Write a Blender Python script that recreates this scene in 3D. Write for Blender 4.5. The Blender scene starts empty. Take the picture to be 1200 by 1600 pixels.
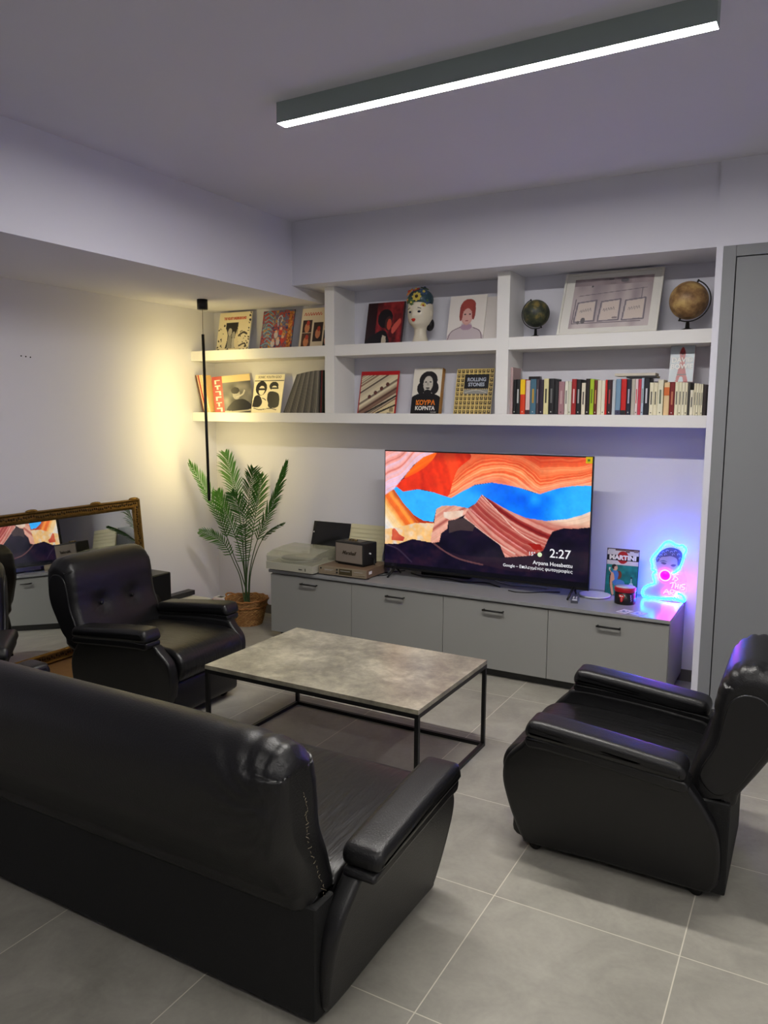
import bpy, bmesh, math, random
import numpy as np
from mathutils import Vector, Matrix

random.seed(7)
D = bpy.data
SC = bpy.context.scene
COL = SC.collection
PI = math.pi
R = math.radians

# ------------------------------------------------------------------ camera, world, exposure
FPX, PITCH, YAW, ROLL = 1208.13, -0.127506, 0.509182, 0.0059554
CAM = Vector((0.8621, -2.3340, 1.6358))
CROT = Matrix.Rotation(YAW, 3, 'Z') @ Matrix.Rotation(PI / 2 + PITCH, 3, 'X') @ Matrix.Rotation(ROLL, 3, 'Z')
cd = D.cameras.new('camera')
cam = D.objects.new('camera', cd)
COL.objects.link(cam)
cam.matrix_world = Matrix.Translation(CAM) @ CROT.to_4x4()
cd.sensor_fit = 'VERTICAL'
cd.sensor_height = 36.0
cd.lens = FPX * 36.0 / 1600.0
cd.clip_start = 0.02
SC.camera = cam

SC.view_settings.view_transform = 'Standard'
SC.view_settings.look = 'None'
SC.view_settings.gamma = 1
SC.view_settings.use_curve_mapping = False
SC.view_settings.exposure = 0.13

world = D.worlds.new('world')
SC.world = world
world.use_nodes = True
world.node_tree.nodes['Background'].inputs[0].default_value = (0.5, 0.5, 0.6, 1)
world.node_tree.nodes['Background'].inputs[1].default_value = 0.05

LAMP_COL = (1.0, 0.96, 0.90)
LAMP_STRENGTH = 190.0          # main ceiling lamp, bottom diffuser
LAMP_BACK_STRENGTH = 95.0     # the further ceiling lamps of the room, behind the photographer
PENDANT_STRENGTH = 125.0
NEON_CYAN, NEON_PINK = 85.0, 34.0


def at(px, py, ax, val):
    """the point seen at pixel (px, py) of the 1200x1600 photograph on the plane  axis = val"""
    d = CROT @ Vector(((px - 600) / FPX, -(py - 800) / FPX, -1.0))
    t = (val - CAM[ax]) / d[ax]
    return CAM + d * t


# ------------------------------------------------------------------ materials
def lin(c):
    return tuple(((v / 255.0) / 12.92 if v / 255.0 <= 0.04045 else ((v / 255.0 + 0.055) / 1.055) ** 2.4) for v in c[:3])


MATS = {}


def mat(name, rgb, rough=0.5, metal=0.0, noise=0.0, nscale=8.0, bump=0.0, bscale=60.0, emit=None, estr=0.0,
        trans=0.0, alpha=1.0, coat=0.0, stretch=None, ior=1.45, spec=0.5):
    if name in MATS:
        return MATS[name]
    m = D.materials.new(name)
    m.use_nodes = True
    nt = m.node_tree
    b = nt.nodes['Principled BSDF']
    c = lin(rgb)
    b.inputs['Base Color'].default_value = (*c, 1)
    b.inputs['Roughness'].default_value = rough
    b.inputs['Metallic'].default_value = metal
    b.inputs['IOR'].default_value = ior
    b.inputs['Specular IOR Level'].default_value = spec
    b.inputs['Transmission Weight'].default_value = trans
    b.inputs['Alpha'].default_value = alpha
    b.inputs['Coat Weight'].default_value = coat
    if emit:
        b.inputs['Emission Color'].default_value = (*lin(emit), 1)
        b.inputs['Emission Strength'].default_value = estr
    tc = nt.nodes.new('ShaderNodeTexCoord')
    vec = tc.outputs['Object']
    if stretch:
        mp = nt.nodes.new('ShaderNodeMapping')
        mp.inputs['Scale'].default_value = stretch
        nt.links.new(vec, mp.inputs[0])
        vec = mp.outputs[0]
    n = nt.nodes.new('ShaderNodeTexNoise')
    n.inputs['Scale'].default_value = nscale
    n.inputs['Detail'].default_value = 5
    nt.links.new(vec, n.inputs['Vector'])
    mx = nt.nodes.new('ShaderNodeMix')
    mx.data_type = 'RGBA'
    k = max(noise, 0.01)
    mx.inputs[6].default_value = (*[v * (1 - k) for v in c], 1)
    mx.inputs[7].default_value = (*[min(1, v * (1 + k)) for v in c], 1)
    nt.links.new(n.outputs['Fac'], mx.inputs[0])
    nt.links.new(mx.outputs[2], b.inputs['Base Color'])
    if bump > 0:
        n2 = nt.nodes.new('ShaderNodeTexNoise')
        n2.inputs['Scale'].default_value = bscale
        n2.inputs['Detail'].default_value = 4
        nt.links.new(vec, n2.inputs['Vector'])
        bp = nt.nodes.new('ShaderNodeBump')
        bp.inputs['Strength'].default_value = bump
        bp.inputs['Distance'].default_value = 0.004
        nt.links.new(n2.outputs['Fac'], bp.inputs['Height'])
        nt.links.new(bp.outputs[0], b.inputs['Normal'])
    MATS[name] = m
    return m


def attr_mat(name, rough=0.5, emit=0.0, spec=0.5):
    """printed surface: the colours of the print are stored on the mesh"""
    if name in MATS:
        return MATS[name]
    m = D.materials.new(name)
    m.use_nodes = True
    nt = m.node_tree
    b = nt.nodes['Principled BSDF']
    a = nt.nodes.new('ShaderNodeAttribute')
    a.attribute_name = 'print'
    b.inputs['Roughness'].default_value = rough
    b.inputs['Specular IOR Level'].default_value = spec
    if emit > 0:
        b.inputs['Base Color'].default_value = (0.004, 0.004, 0.005, 1)
        nt.links.new(a.outputs['Color'], b.inputs['Emission Color'])
        b.inputs['Emission Strength'].default_value = emit
    else:
        nt.links.new(a.outputs['Color'], b.inputs['Base Color'])
    MATS[name] = m
    return m


M_WALL = mat('white_paint', (216, 216, 227), rough=0.75, noise=0.015, nscale=3, bump=0.03, bscale=140, spec=0.3)
M_SHELF = mat('shelf_white', (228, 227, 226), rough=0.6, noise=0.01, nscale=3, spec=0.3)
M_BASE = mat('baseboard_tile', (92, 90, 86), rough=0.5, noise=0.05)
M_GREY = mat('grey_laminate', (143, 143, 140), rough=0.5, noise=0.015, nscale=5)
M_WARD = mat('wardrobe_grey', (128, 130, 134), rough=0.55, noise=0.015, nscale=5)
M_DARK = mat('dark_gap', (22, 22, 23), rough=0.7)
M_BLACK = mat('black_metal', (14, 14, 15), rough=0.42, noise=0.05)
M_LEATHER = mat('black_leather', (11, 11, 13), rough=0.40, noise=0.25, nscale=6, bump=0.22, bscale=190, spec=0.6)
M_SEATL = mat('black_leather_creased', (13, 13, 14), rough=0.36, noise=0.25, nscale=6, bump=0.9, bscale=14, stretch=(4.0, 0.55, 1.0), spec=0.6)
M_BASEL = mat('black_fabric', (10, 11, 11), rough=0.7, noise=0.2, nscale=8, bump=0.3, bscale=250)
M_PLASTIC = mat('black_plastic', (16, 16, 17), rough=0.38)
M_WHITE = mat('white_plastic', (225, 225, 225), rough=0.45)
M_SKIN = mat('glazed_ceramic', (214, 206, 186), rough=0.25, noise=0.06, nscale=20)


# ------------------------------------------------------------------ mesh helpers
def setp(o, label=None, cat=None, group=None, kind=None):
    if label: o['label'] = label
    if cat: o['category'] = cat
    if group: o['group'] = group
    if kind: o['kind'] = kind
    return o


def link(name, me, mats, parent=None, loc=None, rot=None):
    o = D.objects.new(name, me)
    if mats is not None:
        for m in (mats if isinstance(mats, (list, tuple)) else [mats]):
            me.materials.append(m)
    COL.objects.link(o)
    if parent: o.parent = parent
    if loc is not None: o.location = loc
    if rot is not None: o.rotation_euler = rot
    return o


def empty(name, loc=(0, 0, 0), rz=0.0, label=None, cat=None, group=None):
    o = D.objects.new(name, None)
    COL.objects.link(o)
    o.location = loc
    o.rotation_euler = (0, 0, rz)
    o.empty_display_size = 0.1
    return setp(o, label, cat, group)


class MB:
    """collects shapes and becomes ONE mesh object"""
    def __init__(s):
        s.v = []; s.f = []; s.mi = []; s.sm = []

    def add(s, vs, fs, mi=0, smooth=False):
        k = len(s.v)
        s.v += [tuple(v) for v in vs]
        for f in fs:
            s.f.append(tuple(i + k for i in f)); s.mi.append(mi); s.sm.append(smooth)
        return s

    def box(s, a, b, mi=0, bev=0.0, M=None):
        bm = bmesh.new()
        bmesh.ops.create_cube(bm, size=1)
        for v in bm.verts:
            v.co = Vector([(a[i] + b[i]) / 2 + v.co[i] * (b[i] - a[i]) for i in range(3)])
        if bev > 0:
            bmesh.ops.bevel(bm, geom=list(bm.edges), offset=bev, segments=3 if bev > 0.004 else 2, profile=0.7, affect='EDGES')
        vs = [(M @ v.co if M else v.co) for v in bm.verts]
        bm.verts.index_update()
        fs = [[v.index for v in f.verts] for f in bm.faces]
        bm.free()
        return s.add(vs, fs, mi, False)

    def tube(s, pts, r, n=10, mi=0, caps=True, closed=False):
        pts = [Vector(p) for p in pts]
        m = len(pts)
        rs = r if isinstance(r, (list, tuple)) else [r] * m
        vs = []; fs = []
        up = None
        for i, p in enumerate(pts):
            a = pts[(i - 1) % m] if (closed or i > 0) else p
            b = pts[(i + 1) % m] if (closed or i < m - 1) else p
            t = (b - a).normalized() if (b - a).length > 1e-9 else Vector((0, 0, 1))
            if up is None:
                up = Vector((0, 0, 1)) if abs(t.z) < 0.9 else Vector((1, 0, 0))
            x = t.cross(up)
            if x.length < 1e-6: x = t.orthogonal()
            x.normalize()
            y = x.cross(t).normalized()
            up = y
            for k in range(n):
                an = 2 * PI * k / n
                vs.append(p + (x * math.cos(an) + y * math.sin(an)) * rs[i])
        for i in range(m if closed else m - 1):
            j = (i + 1) % m
            for k in range(n):
                k2 = (k + 1) % n
                fs.append((i * n + k, i * n + k2, j * n + k2, j * n + k))
        s.add(vs, fs, mi, True)
        if caps and not closed:
            k0 = len(s.v) - len(vs)
            s.f.append(tuple(k0 + i for i in range(n))); s.mi.append(mi); s.sm.append(False)
            s.f.append(tuple(k0 + (m - 1) * n + i for i in reversed(range(n)))); s.mi.append(mi); s.sm.append(False)
        return s

    def lathe(s, prof, n=32, c=(0, 0, 0), mi=0, fn=None, cap=False):
        vs = []; fs = []
        for i, (r, z) in enumerate(prof):
            for k in range(n):
                a = 2 * PI * k / n
                rr = r * (fn(i, k, a) if fn else 1.0)
                vs.append((c[0] + rr * math.cos(a), c[1] + rr * math.sin(a), c[2] + z))
        for i in range(len(prof) - 1):
            for k in range(n):
                k2 = (k + 1) % n
                fs.append((i * n + k, i * n + k2, (i + 1) * n + k2, (i + 1) * n + k))
        s.add(vs, fs, mi, True)
        if cap:
            k0 = len(s.v) - len(vs)
            s.f.append(tuple(k0 + i for i in reversed(range(n)))); s.mi.append(mi); s.sm.append(False)
            s.f.append(tuple(k0 + (len(prof) - 1) * n + i for i in range(n))); s.mi.append(mi); s.sm.append(False)
        return s

    def sphere(s, c, r, n=20, mi=0, sc=(1, 1, 1)):
        m = n // 2
        prof = [(max(1e-4, math.sin(PI * i / m)) * r, -math.cos(PI * i / m) * r) for i in range(m + 1)]
        k0 = len(s.v)
        s.lathe(prof, n, (0, 0, 0), mi)
        for i in range(k0, len(s.v)):
            v = s.v[i]
            s.v[i] = (c[0] + v[0] * sc[0], c[1] + v[1] * sc[1], c[2] + v[2] * sc[2])
        return s

    def build(s, name, mats, parent=None, loc=None, rot=None):
        me = D.meshes.new(name)
        me.from_pydata([tuple(v) for v in s.v], [], s.f)
        for p, mi, sm in zip(me.polygons, s.mi, s.sm):
            p.material_index = mi
            p.use_smooth = sm
        me.update()
        bm = bmesh.new(); bm.from_mesh(me)
        bmesh.ops.recalc_face_normals(bm, faces=bm.faces)
        bm.to_mesh(me); bm.free()
        return link(name, me, mats, parent, loc, rot)


def box(name, a, b, m, parent=None, bev=0.0, loc=None, rot=None):
    return MB().box(a, b, 0, bev).build(name, m, parent, loc, rot)


def catmull(pts, per=6, closed=True):
    P = [Vector(p) for p in pts]
    n = len(P); out = []
    rng = range(n) if closed else range(n - 1)
    for i in rng:
        if closed:
            p0, p1, p2, p3 = P[(i - 1) % n], P[i], P[(i + 1) % n], P[(i + 2) % n]
        else:
            p0, p1, p2, p3 = P[max(i - 1, 0)], P[i], P[i + 1], P[min(i + 2, n - 1)]
        for k in range(per):
            t = k / per
            out.append(0.5 * ((2 * p1) + (-p0 + p2) * t + (2 * p0 - 5 * p1 + 4 * p2 - p3) * t * t + (-p0 + 3 * p1 - 3 * p2 + p3) * t ** 3))
    if not closed: out.append(P[-1])
    return out


def puff(prof, x0, x1, r, mid=6, nend=6, per=6, smooth=True, shear=None, disp=None, px=1.0):
    """a padded piece: a closed (depth, height) outline run along x with softly rounded ends"""
    L = catmull([(p[0], p[1], 0) for p in prof], per) if smooth else [Vector((p[0], p[1], 0)) for p in prof]
    n = len(L)
    area = sum(L[i].x * L[(i + 1) % n].y - L[(i + 1) % n].x * L[i].y for i in range(n))
    sg = 1 if area > 0 else -1
    nor = []
    for i in range(n):
        t = (L[(i + 1) % n] - L[(i - 1) % n])
        t.normalize()
        nor.append(Vector((-t.y, t.x, 0)) * sg)      # inward
    st = []
    for k in range(nend + 1):
        a = PI / 2 * k / nend
        st.append((x0 + r * px * (1 - math.sin(a)) , r * (1 - math.cos(a))) if False else (x0 + r * px * (1 - math.cos(a)), r * (1 - math.sin(a))))
    for k in range(1, mid):
        st.append((x0 + r * px + (x1 - x0 - 2 * r * px) * k / mid, 0))
    for k in range(nend, -1, -1):
        a = PI / 2 * k / nend
        st.append((x1 - r * px * (1 - math.cos(a)), r * (1 - math.sin(a))))
    mb = MB()
    vs = []; fs = []
    for (x, d) in st:
        for i in range(n):
            q = L[i] + nor[i] * d
            v = Vector((x, q.x, q.y))
            if shear: v = shear(v)
            if disp: v = disp(v, Vector((0, nor[i].x, nor[i].y)))
            vs.append(v)
    for j in range(len(st) - 1):
        for i in range(n):
            i2 = (i + 1) % n
            fs.append((j * n + i, j * n + i2, (j + 1) * n + i2, (j + 1) * n + i))
    mb.add(vs, fs, 0, True)
    mb.f.append(tuple(range(n))); mb.mi.append(0); mb.sm.append(False)
    mb.f.append(tuple((len(st) - 1) * n + i for i in reversed(range(n)))); mb.mi.append(0); mb.sm.append(False)
    return mb


def copy_tree(o, parent=None):
    c = o.copy()
    COL.objects.link(c)
    if parent is not None: c.parent = parent
    for ch in list(o.children):
        copy_tree(ch, c)
    return c


def text(name, body, size, m, parent, loc, rot=(PI / 2, 0, 0), bold=0.0, align='CENTER', depth=0.0008, shear=0.0, sx=1.0, label=None):
    cu = D.curves.new('lettering', 'FONT')
    cu.body = body
    cu.size = size
    cu.align_x = align
    cu.align_y = 'CENTER'
    cu.extrude = depth / 2
    cu.offset = bold
    cu.shear = shear
    cu.resolution_u = 3
    t = D.objects.new('lettering', cu)
    COL.objects.link(t)
    dg = bpy.context.evaluated_depsgraph_get()
    me = D.meshes.new_from_object(t.evaluated_get(dg))
    D.objects.remove(t)
    D.curves.remove(cu)
    me.materials.clear()
    for v in me.vertices: v.co.x *= sx
    o = link(name, me, m, parent, loc, rot)
    if label: o['label'] = label
    return o


# ------------------------------------------------------------------ printed pictures (drawn in code)
def vnoise(x, y, s=1.0, seed=0):
    x = x * s; y = y * s
    xi = np.floor(x).astype(int); yi = np.floor(y).astype(int)
    fx = x - xi; fy = y - yi
    fx = fx * fx * (3 - 2 * fx); fy = fy * fy * (3 - 2 * fy)
    def h(a, b):
        v = np.sin(a * 127.1 + b * 311.7 + seed * 74.7) * 43758.5453
        return v - np.floor(v)
    return (h(xi, yi) * (1 - fx) + h(xi + 1, yi) * fx) * (1 - fy) + (h(xi, yi + 1) * (1 - fx) + h(xi + 1, yi + 1) * fx) * fy


class Pic:
    """a small canvas; coordinates u right, v down, in the units given"""
    def __init__(s, w, h, nx, ny, bg=(255, 255, 255)):
        s.w, s.h, s.nx, s.ny = w, h, nx, ny
        s.X, s.Y = np.meshgrid(np.linspace(0, w, nx), np.linspace(0, h, ny))
        s.c = np.zeros((ny, nx, 3)) + np.array(bg, float)

    def mask_poly(s, pts):
        m = np.zeros(s.X.shape, bool)
        n = len(pts)
        for i in range(n):
            x1, y1 = pts[i]; x2, y2 = pts[(i + 1) % n]
            if y1 == y2: continue
            c = ((y1 > s.Y) != (y2 > s.Y)) & (s.X < (x2 - x1) * (s.Y - y1) / (y2 - y1) + x1)
            m ^= c
        return m

    def put(s, m, col):
        col = np.array(col, float)
        if col.ndim == 1: s.c[m] = col
        else: s.c[m] = col[m]
        return s

    def poly(s, pts, col, smooth=False):
        if smooth:
            pts = [(p.x, p.y) for p in catmull([(a, b, 0) for a, b in pts], 5)]
        return s.put(s.mask_poly(pts), col)

    def rect(s, x0, y0, x1, y1, col):
        return s.put((s.X >= x0) & (s.X <= x1) & (s.Y >= y0) & (s.Y <= y1), col)

    def ell(s, cx, cy, rx, ry, col, a=0.0):
        dx = s.X - cx; dy = s.Y - cy
        u = dx * math.cos(a) + dy * math.sin(a); v = -dx * math.sin(a) + dy * math.cos(a)
        return s.put((u / rx) ** 2 + (v / ry) ** 2 <= 1, col)

    def line(s, pts, w, col, smooth=False):
        if smooth:
            pts = [(p.x, p.y) for p in catmull([(a, b, 0) for a, b in pts], 5, False)]
        m = np.zeros(s.X.shape, bool)
        for (x1, y1), (x2, y2) in zip(pts[:-1], pts[1:]):
            dx, dy = x2 - x1, y2 - y1
            L = dx * dx + dy * dy + 1e-12
            t = np.clip(((s.X - x1) * dx + (s.Y - y1) * dy) / L, 0, 1)
            m |= np.hypot(s.X - x1 - t * dx, s.Y - y1 - t * dy) <= w / 2
        return s.put(m, col)

    def grain(s, k, sc=20, seed=1):
        f = 1 + k * (vnoise(s.X / s.w * 1.0, s.Y / s.w, sc, seed) - 0.5)
        s.c = np.clip(s.c * f[..., None], 0, 255)
        return s


def ramp(t, cols):
    t = np.clip(t, 0, 0.9999) * (len(cols) - 1)
    i = t.astype(int); f = (t - i)[..., None]
    C = np.array(cols, float)
    return C[i] * (1 - f) + C[i + 1] * f


def picture_mesh(name, pic, W, H, thick, edge=(225, 222, 214), bow=0.0):
    """slab standing on its bottom edge at the origin, print on the -y face, as one mesh"""
    nx, ny = pic.nx, pic.ny
    vs = []; cols = []
    lc = pic.c / 255.0
    lc = np.where(lc <= 0.04045, lc / 12.92, ((lc + 0.055) / 1.055) ** 2.4)
    for j in range(ny):
        for i in range(nx):
            vs.append((-W / 2 + W * i / (nx - 1), 0, H - H * j / (ny - 1)))
    cols += [tuple(c) for c in lc.reshape(-1, 3)]
    fs = []
    for j in range(ny - 1):
        for i in range(nx - 1):
            a = j * nx + i
            fs.append((a, a + nx, a + nx + 1, a + 1))
    k = len(vs)
    ec = lin(edge)
    for (x, y, z) in ((-W / 2, 0, 0), (W / 2, 0, 0), (W / 2, 0, H), (-W / 2, 0, H), (-W / 2, thick, 0), (W / 2, thick, 0), (W / 2, thick, H), (-W / 2, thick, H)):
        vs.append((x, y, z)); cols.append(ec)
    fs += [tuple(k + i for i in f) for f in ((4, 7, 6, 5), (0, 4, 5, 1), (1, 5, 6, 2), (2, 6, 7, 3), (3, 7, 4, 0))]
    me = D.meshes.new(name)
    me.from_pydata(vs, [], fs)
    at_ = me.color_attributes.new('print', 'FLOAT_COLOR', 'POINT')
    arr = np.ones((len(vs), 4), dtype=np.float32)
    arr[:, :3] = np.array(cols, dtype=np.float32)
    at_.data.foreach_set('color', arr.ravel())
    me.update()
    return me

# ------------------------------------------------------------------ the room
XL, XR, YB, YF, ZC = -3.5, 3.2, 2.616, -5.2, 2.94       # left wall, right wall, back wall, wall behind the camera, ceiling
XD, ZD = -2.41, 2.435                                  # dropped ceiling on the left
YS, ZS = 2.195, 2.512                                  # soffit over the shelves
YP, XP = 2.17, 0.332                                   # right-hand wall in front of the niche


def struct(name, mb, m, **k):
    return setp(mb.build(name, m), kind='structure')


def floor_material():
    m = D.materials.new('floor_tiles')
    m.use_nodes = True
    nt = m.node_tree; N = nt.nodes; L = nt.links
    b = N['Principled BSDF']
    tc = N.new('ShaderNodeTexCoord'); sp = N.new('ShaderNodeSeparateXYZ')
    L.new(tc.outputs['Object'], sp.inputs[0])
    def math_(op, a, b_=None, c_=None):
        n = N.new('ShaderNodeMath'); n.operation = op
        for i, v in enumerate((a, b_, c_)):
            if v is None: continue
            if isinstance(v, (int, float)): n.inputs[i].default_value = v
            else: L.new(v, n.inputs[i])
        return n.outputs[0]
    g = []; ids = []
    for ax in (0, 1):
        d = math_('DIVIDE', sp.outputs[ax], 0.6)
        r = math_('ROUND', d)
        g.append(math_('MULTIPLY', math_('ABSOLUTE', math_('SUBTRACT', d, r)), 0.6))
        ids.append(math_('FLOOR', d))
    dist = math_('MINIMUM', g[0], g[1])
    line = N.new('ShaderNodeMapRange'); L.new(dist, line.inputs[0])
    line.inputs[1].default_value = 0.0012; line.inputs[2].default_value = 0.0024
    cb = N.new('ShaderNodeCombineXYZ'); L.new(ids[0], cb.inputs[0]); L.new(ids[1], cb.inputs[1])
    wn = N.new('ShaderNodeTexWhiteNoise'); wn.noise_dimensions = '3D'; L.new(cb.outputs[0], wn.inputs[0])
    off = N.new('ShaderNodeVectorMath'); off.operation = 'ADD'
    sc = N.new('ShaderNodeVectorMath'); sc.operation = 'SCALE'; sc.inputs['Scale'].default_value = 9.0
    L.new(wn.outputs['Color'], sc.inputs[0]); L.new(sc.outputs[0], off.inputs[0]); L.new(tc.outputs['Object'], off.inputs[1])
    n1 = N.new('ShaderNodeTexNoise'); n1.inputs['Scale'].default_value = 4.5; n1.inputs['Detail'].default_value = 7
    n1.inputs['Roughness'].default_value = 0.62; n1.inputs['Distortion'].default_value = 0.6
    L.new(off.outputs[0], n1.inputs['Vector'])
    n2 = N.new('ShaderNodeTexNoise'); n2.inputs['Scale'].default_value = 60; n2.inputs['Detail'].default_value = 3
    L.new(off.outputs[0], n2.inputs['Vector'])
    rmp = N.new('ShaderNodeValToRGB')
    rmp.color_ramp.elements[0].position = 0.3; rmp.color_ramp.elements[0].color = (*lin((136, 133, 124)), 1)
    rmp.color_ramp.elements[1].position = 0.72; rmp.color_ramp.elements[1].color = (*lin((168, 165, 154)), 1)
    L.new(math_('ADD', math_('MULTIPLY', n1.outputs['Fac'], 0.85), math_('MULTIPLY', n2.outputs['Fac'], 0.15)), rmp.inputs[0])
    mx = N.new('ShaderNodeMix'); mx.data_type = 'RGBA'
    L.new(line.outputs[0], mx.inputs[0])
    mx.inputs[6].default_value = (*lin((204, 199, 184)), 1)
    L.new(rmp.outputs[0], mx.inputs[7])
    L.new(mx.outputs[2], b.inputs['Base Color'])
    rr = N.new('ShaderNodeMapRange'); L.new(n1.outputs['Fac'], rr.inputs[0])
    rr.inputs[3].default_value = 0.38; rr.inputs[4].default_value = 0.55
    L.new(rr.outputs[0], b.inputs['Roughness'])
    b.inputs['Specular IOR Level'].default_value = 0.45
    bp = N.new('ShaderNodeBump'); bp.inputs['Strength'].default_value = 0.25; bp.inputs['Distance'].default_value = 0.001
    L.new(line.outputs[0], bp.inputs['Height']); L.new(bp.outputs[0], b.inputs['Normal'])
    return m


T = 0.1
struct('floor', MB().box((XL - T, YF - T, -0.1), (XR + T, YB + T, 0)), floor_material())
struct('ceiling', MB().box((XL - T, YF - T, ZC), (XR + T, YB + T, ZC + 0.1)), M_WALL)
struct('wall_back', MB().box((XL - T, YB, 0), (XR + T, YB + T, ZC)), M_WALL)
struct('wall_left', MB().box((XL - T, YF, 0), (XL, YB, ZC)), M_WALL)
struct('wall_right', MB().box((XR, YF, 0), (XR + T, YB, ZC)), M_WALL)
struct('wall_front', MB().box((XL - T, YF - T, 0), (XR + T, YF, ZC)), M_WALL)
struct('trim_1', MB().box((XL, YF, ZD), (XD, YB, ZC)), M_WALL)                      # dropped ceiling over the left side
struct('trim_2', MB().box((XD, YS, ZS), (XP, YB, ZC)), M_WALL)                      # soffit above the shelves
struct('wall_niche', MB().box((XP, YP, 0), (0.366, YB, 2.508)).box((XP, YP, 2.508), (XR, YB, ZC)), M_WALL)
struct('baseboard_left', MB().box((XL, YF, 0), (XL + 0.012, YB, 0.072), 0, 0.001), M_BASE)
struct('baseboard_back', MB().box((XL + 0.012, YB - 0.012, 0), (XP, YB, 0.072), 0, 0.001), M_BASE)

# three small fixing holes left in the left wall
for k, (y, z) in enumerate(((0.835, 1.974), (0.868, 1.972), (0.9, 1.970))):
    o = MB().lathe([(0.001, 0.0), (0.0045, 0.0), (0.0045, 0.002), (0.001, 0.002)], 10).build('screw_hole', M_DARK, None, (XL + 0.0002, y, z), (0, PI / 2, 0))
    setp(o, ('left', 'middle', 'right')[k] + ' one of three small dark fixing holes on the bare left wall', 'hole', 'fixing holes in the left wall')

# flush grey wardrobe front right of the niche
w = empty('wardrobe', (1.2, YP, 0), 0, 'tall flush grey wardrobe front with one thin dark gap, right edge of the view', 'wardrobe')
def wp(name, a, b, m=M_WARD, bev=0.0):
    return box(name, (a[0] - 1.2, a[1] - YP, a[2]), (b[0] - 1.2, b[1] - YP, b[2]), m, w, bev)
wp('carcass', (0.368, YP + 0.03, 0.0), (3.19, YB - 0.005, 2.5), M_DARK)
wp('stile', (0.367, YP - 0.002, 0.0), (0.428, YP + 0.026, 2.507))
wp('header', (0.4295, YP - 0.002, 2.452), (3.19, YP + 0.026, 2.507))
wp('door', (0.434, YP - 0.002, 0.01), (1.25, YP + 0.024, 2.446))
wp('door', (1.254, YP - 0.002, 0.01), (2.07, YP + 0.024, 2.446))
wp('door', (2.074, YP - 0.002, 0.01), (3.19, YP + 0.024, 2.446))

# ------------------------------------------------------------------ built-in shelves
YSH, ZB0, ZB1, ZM0, ZM1 = 2.34, 1.562, 1.632, 2.032, 2.108
sh = empty('wall_shelves', (-1.6, YB, 0), 0, 'white built-in plaster shelves across the niche, two tiers with two uprights', 'shelves')
def sp_(name, a, b, bev=0.002):
    return box(name, (a[0] + 1.6, a[1] - YB, a[2]), (b[0] + 1.6, b[1] - YB, b[2]), M_SHELF, sh, bev)
sp_('lower_shelf', (XL + 0.001, YSH, ZB0), (XP - 0.001, YB - 0.001, ZB1))
sp_('upper_shelf', (XL + 0.001, YSH, ZM0), (-2.236, YB - 0.001, ZM1))
sp_('upper_shelf', (-2.156, YSH, ZM0), (-0.945, YB - 0.001, ZM1))
sp_('upper_shelf', (-0.863, YSH, ZM0), (XP - 0.001, YB - 0.001, ZM1))
sp_('upright', (-2.236, YSH - 0.0015, ZB1), (-2.156, YB - 0.001, ZS - 0.001))
sp_('upright', (-0.945, YSH - 0.0015, ZB1), (-0.863, YB - 0.001, ZS - 0.001))

# ------------------------------------------------------------------ lamps
def emitter(name, rgb, st):
    m = D.materials.new(name); m.use_nodes = True
    nt = m.node_tree
    nt.nodes.remove(nt.nodes['Principled BSDF'])
    e = nt.nodes.new('ShaderNodeEmission')
    e.inputs[0].default_value = (*rgb, 1); e.inputs[1].default_value = st
    nt.links.new(e.outputs[0], nt.nodes['Material Output'].inputs[0])
    return m

M_LED = emitter('led_diffuser', LAMP_COL, LAMP_STRENGTH)
M_LED2 = emitter('led_diffuser_far', LAMP_COL, LAMP_BACK_STRENGTH)
M_LAMP = mat('lamp_housing', (150, 163, 158), rough=0.5, metal=0.2)

def linear_lamp(loc, rz, L, m, label, grp=None):
    t = empty('linear_ceiling_lamp', loc, rz, label, 'lamp', grp)
    MB().box((-L / 2, -0.03, -0.084), (L / 2, -0.0275, 0)).box((-L / 2, 0.0275, -0.084), (L / 2, 0.03, 0)) \
        .box((-L / 2, -0.0275, -0.004), (L / 2, 0.0275, 0)).box((-L / 2, -0.0275, -0.084), (-L / 2 + 0.0025, 0.0275, -0.004)) \
        .box((L / 2 - 0.0025, -0.0275, -0.084), (L / 2, 0.0275, -0.004)).build('housing', M_LAMP, t)
    box('diffuser', (-L / 2 + 0.003, -0.0272, -0.0838), (L / 2 - 0.003, 0.0272, -0.078), m, t)
    return t

linear_lamp((-0.37, 0.482, ZC), R(-1.4), 1.74, M_LED, 'long dark linear lamp with glowing white underside, on the ceiling')
linear_lamp((0.3, -2.9, ZC), 0, 1.74, M_LED2, 'long dark linear lamp on the ceiling behind the photographer', 'far ceiling lamps')
linear_lamp((1.9, -1.1, ZC), R(90), 1.74, M_LED2, 'long dark linear lamp on the ceiling right of the photographer', 'far ceiling lamps')

# pendant light pole in the corner
pc = Vector((-3.062, 2.0, ZD))
pt = empty('pendant_lamp', pc, 0, 'slim black pendant tube lamp hanging in the left corner before the palm', 'lamp')
MB().lathe([(0.001, 0), (0.038, 0), (0.038, -0.07), (0.001, -0.07)], 28).build('canopy', M_BLACK, pt)
top = Vector((-0.004, 0.003, -0.245)); bot = Vector((0.022, 0.0, -1.452))
MB().tube([Vector((0, 0, -0.068)), top], 0.0016, 6).build('cord', M_BLACK, pt)
MB().tube([top, bot], 0.0105, 14).build('tube', M_BLACK, pt)
dv = Vector((-0.80, 0.60, 0)).normalized() * 0.0082
MB().tube([top + dv + Vector((0, 0, -0.03)), bot + dv + Vector((0, 0, 0.03))], 0.0062, 10).build('light_strip', emitter('warm_led', (1.0, 0.79, 0.30), PENDANT_STRENGTH), pt)

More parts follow.
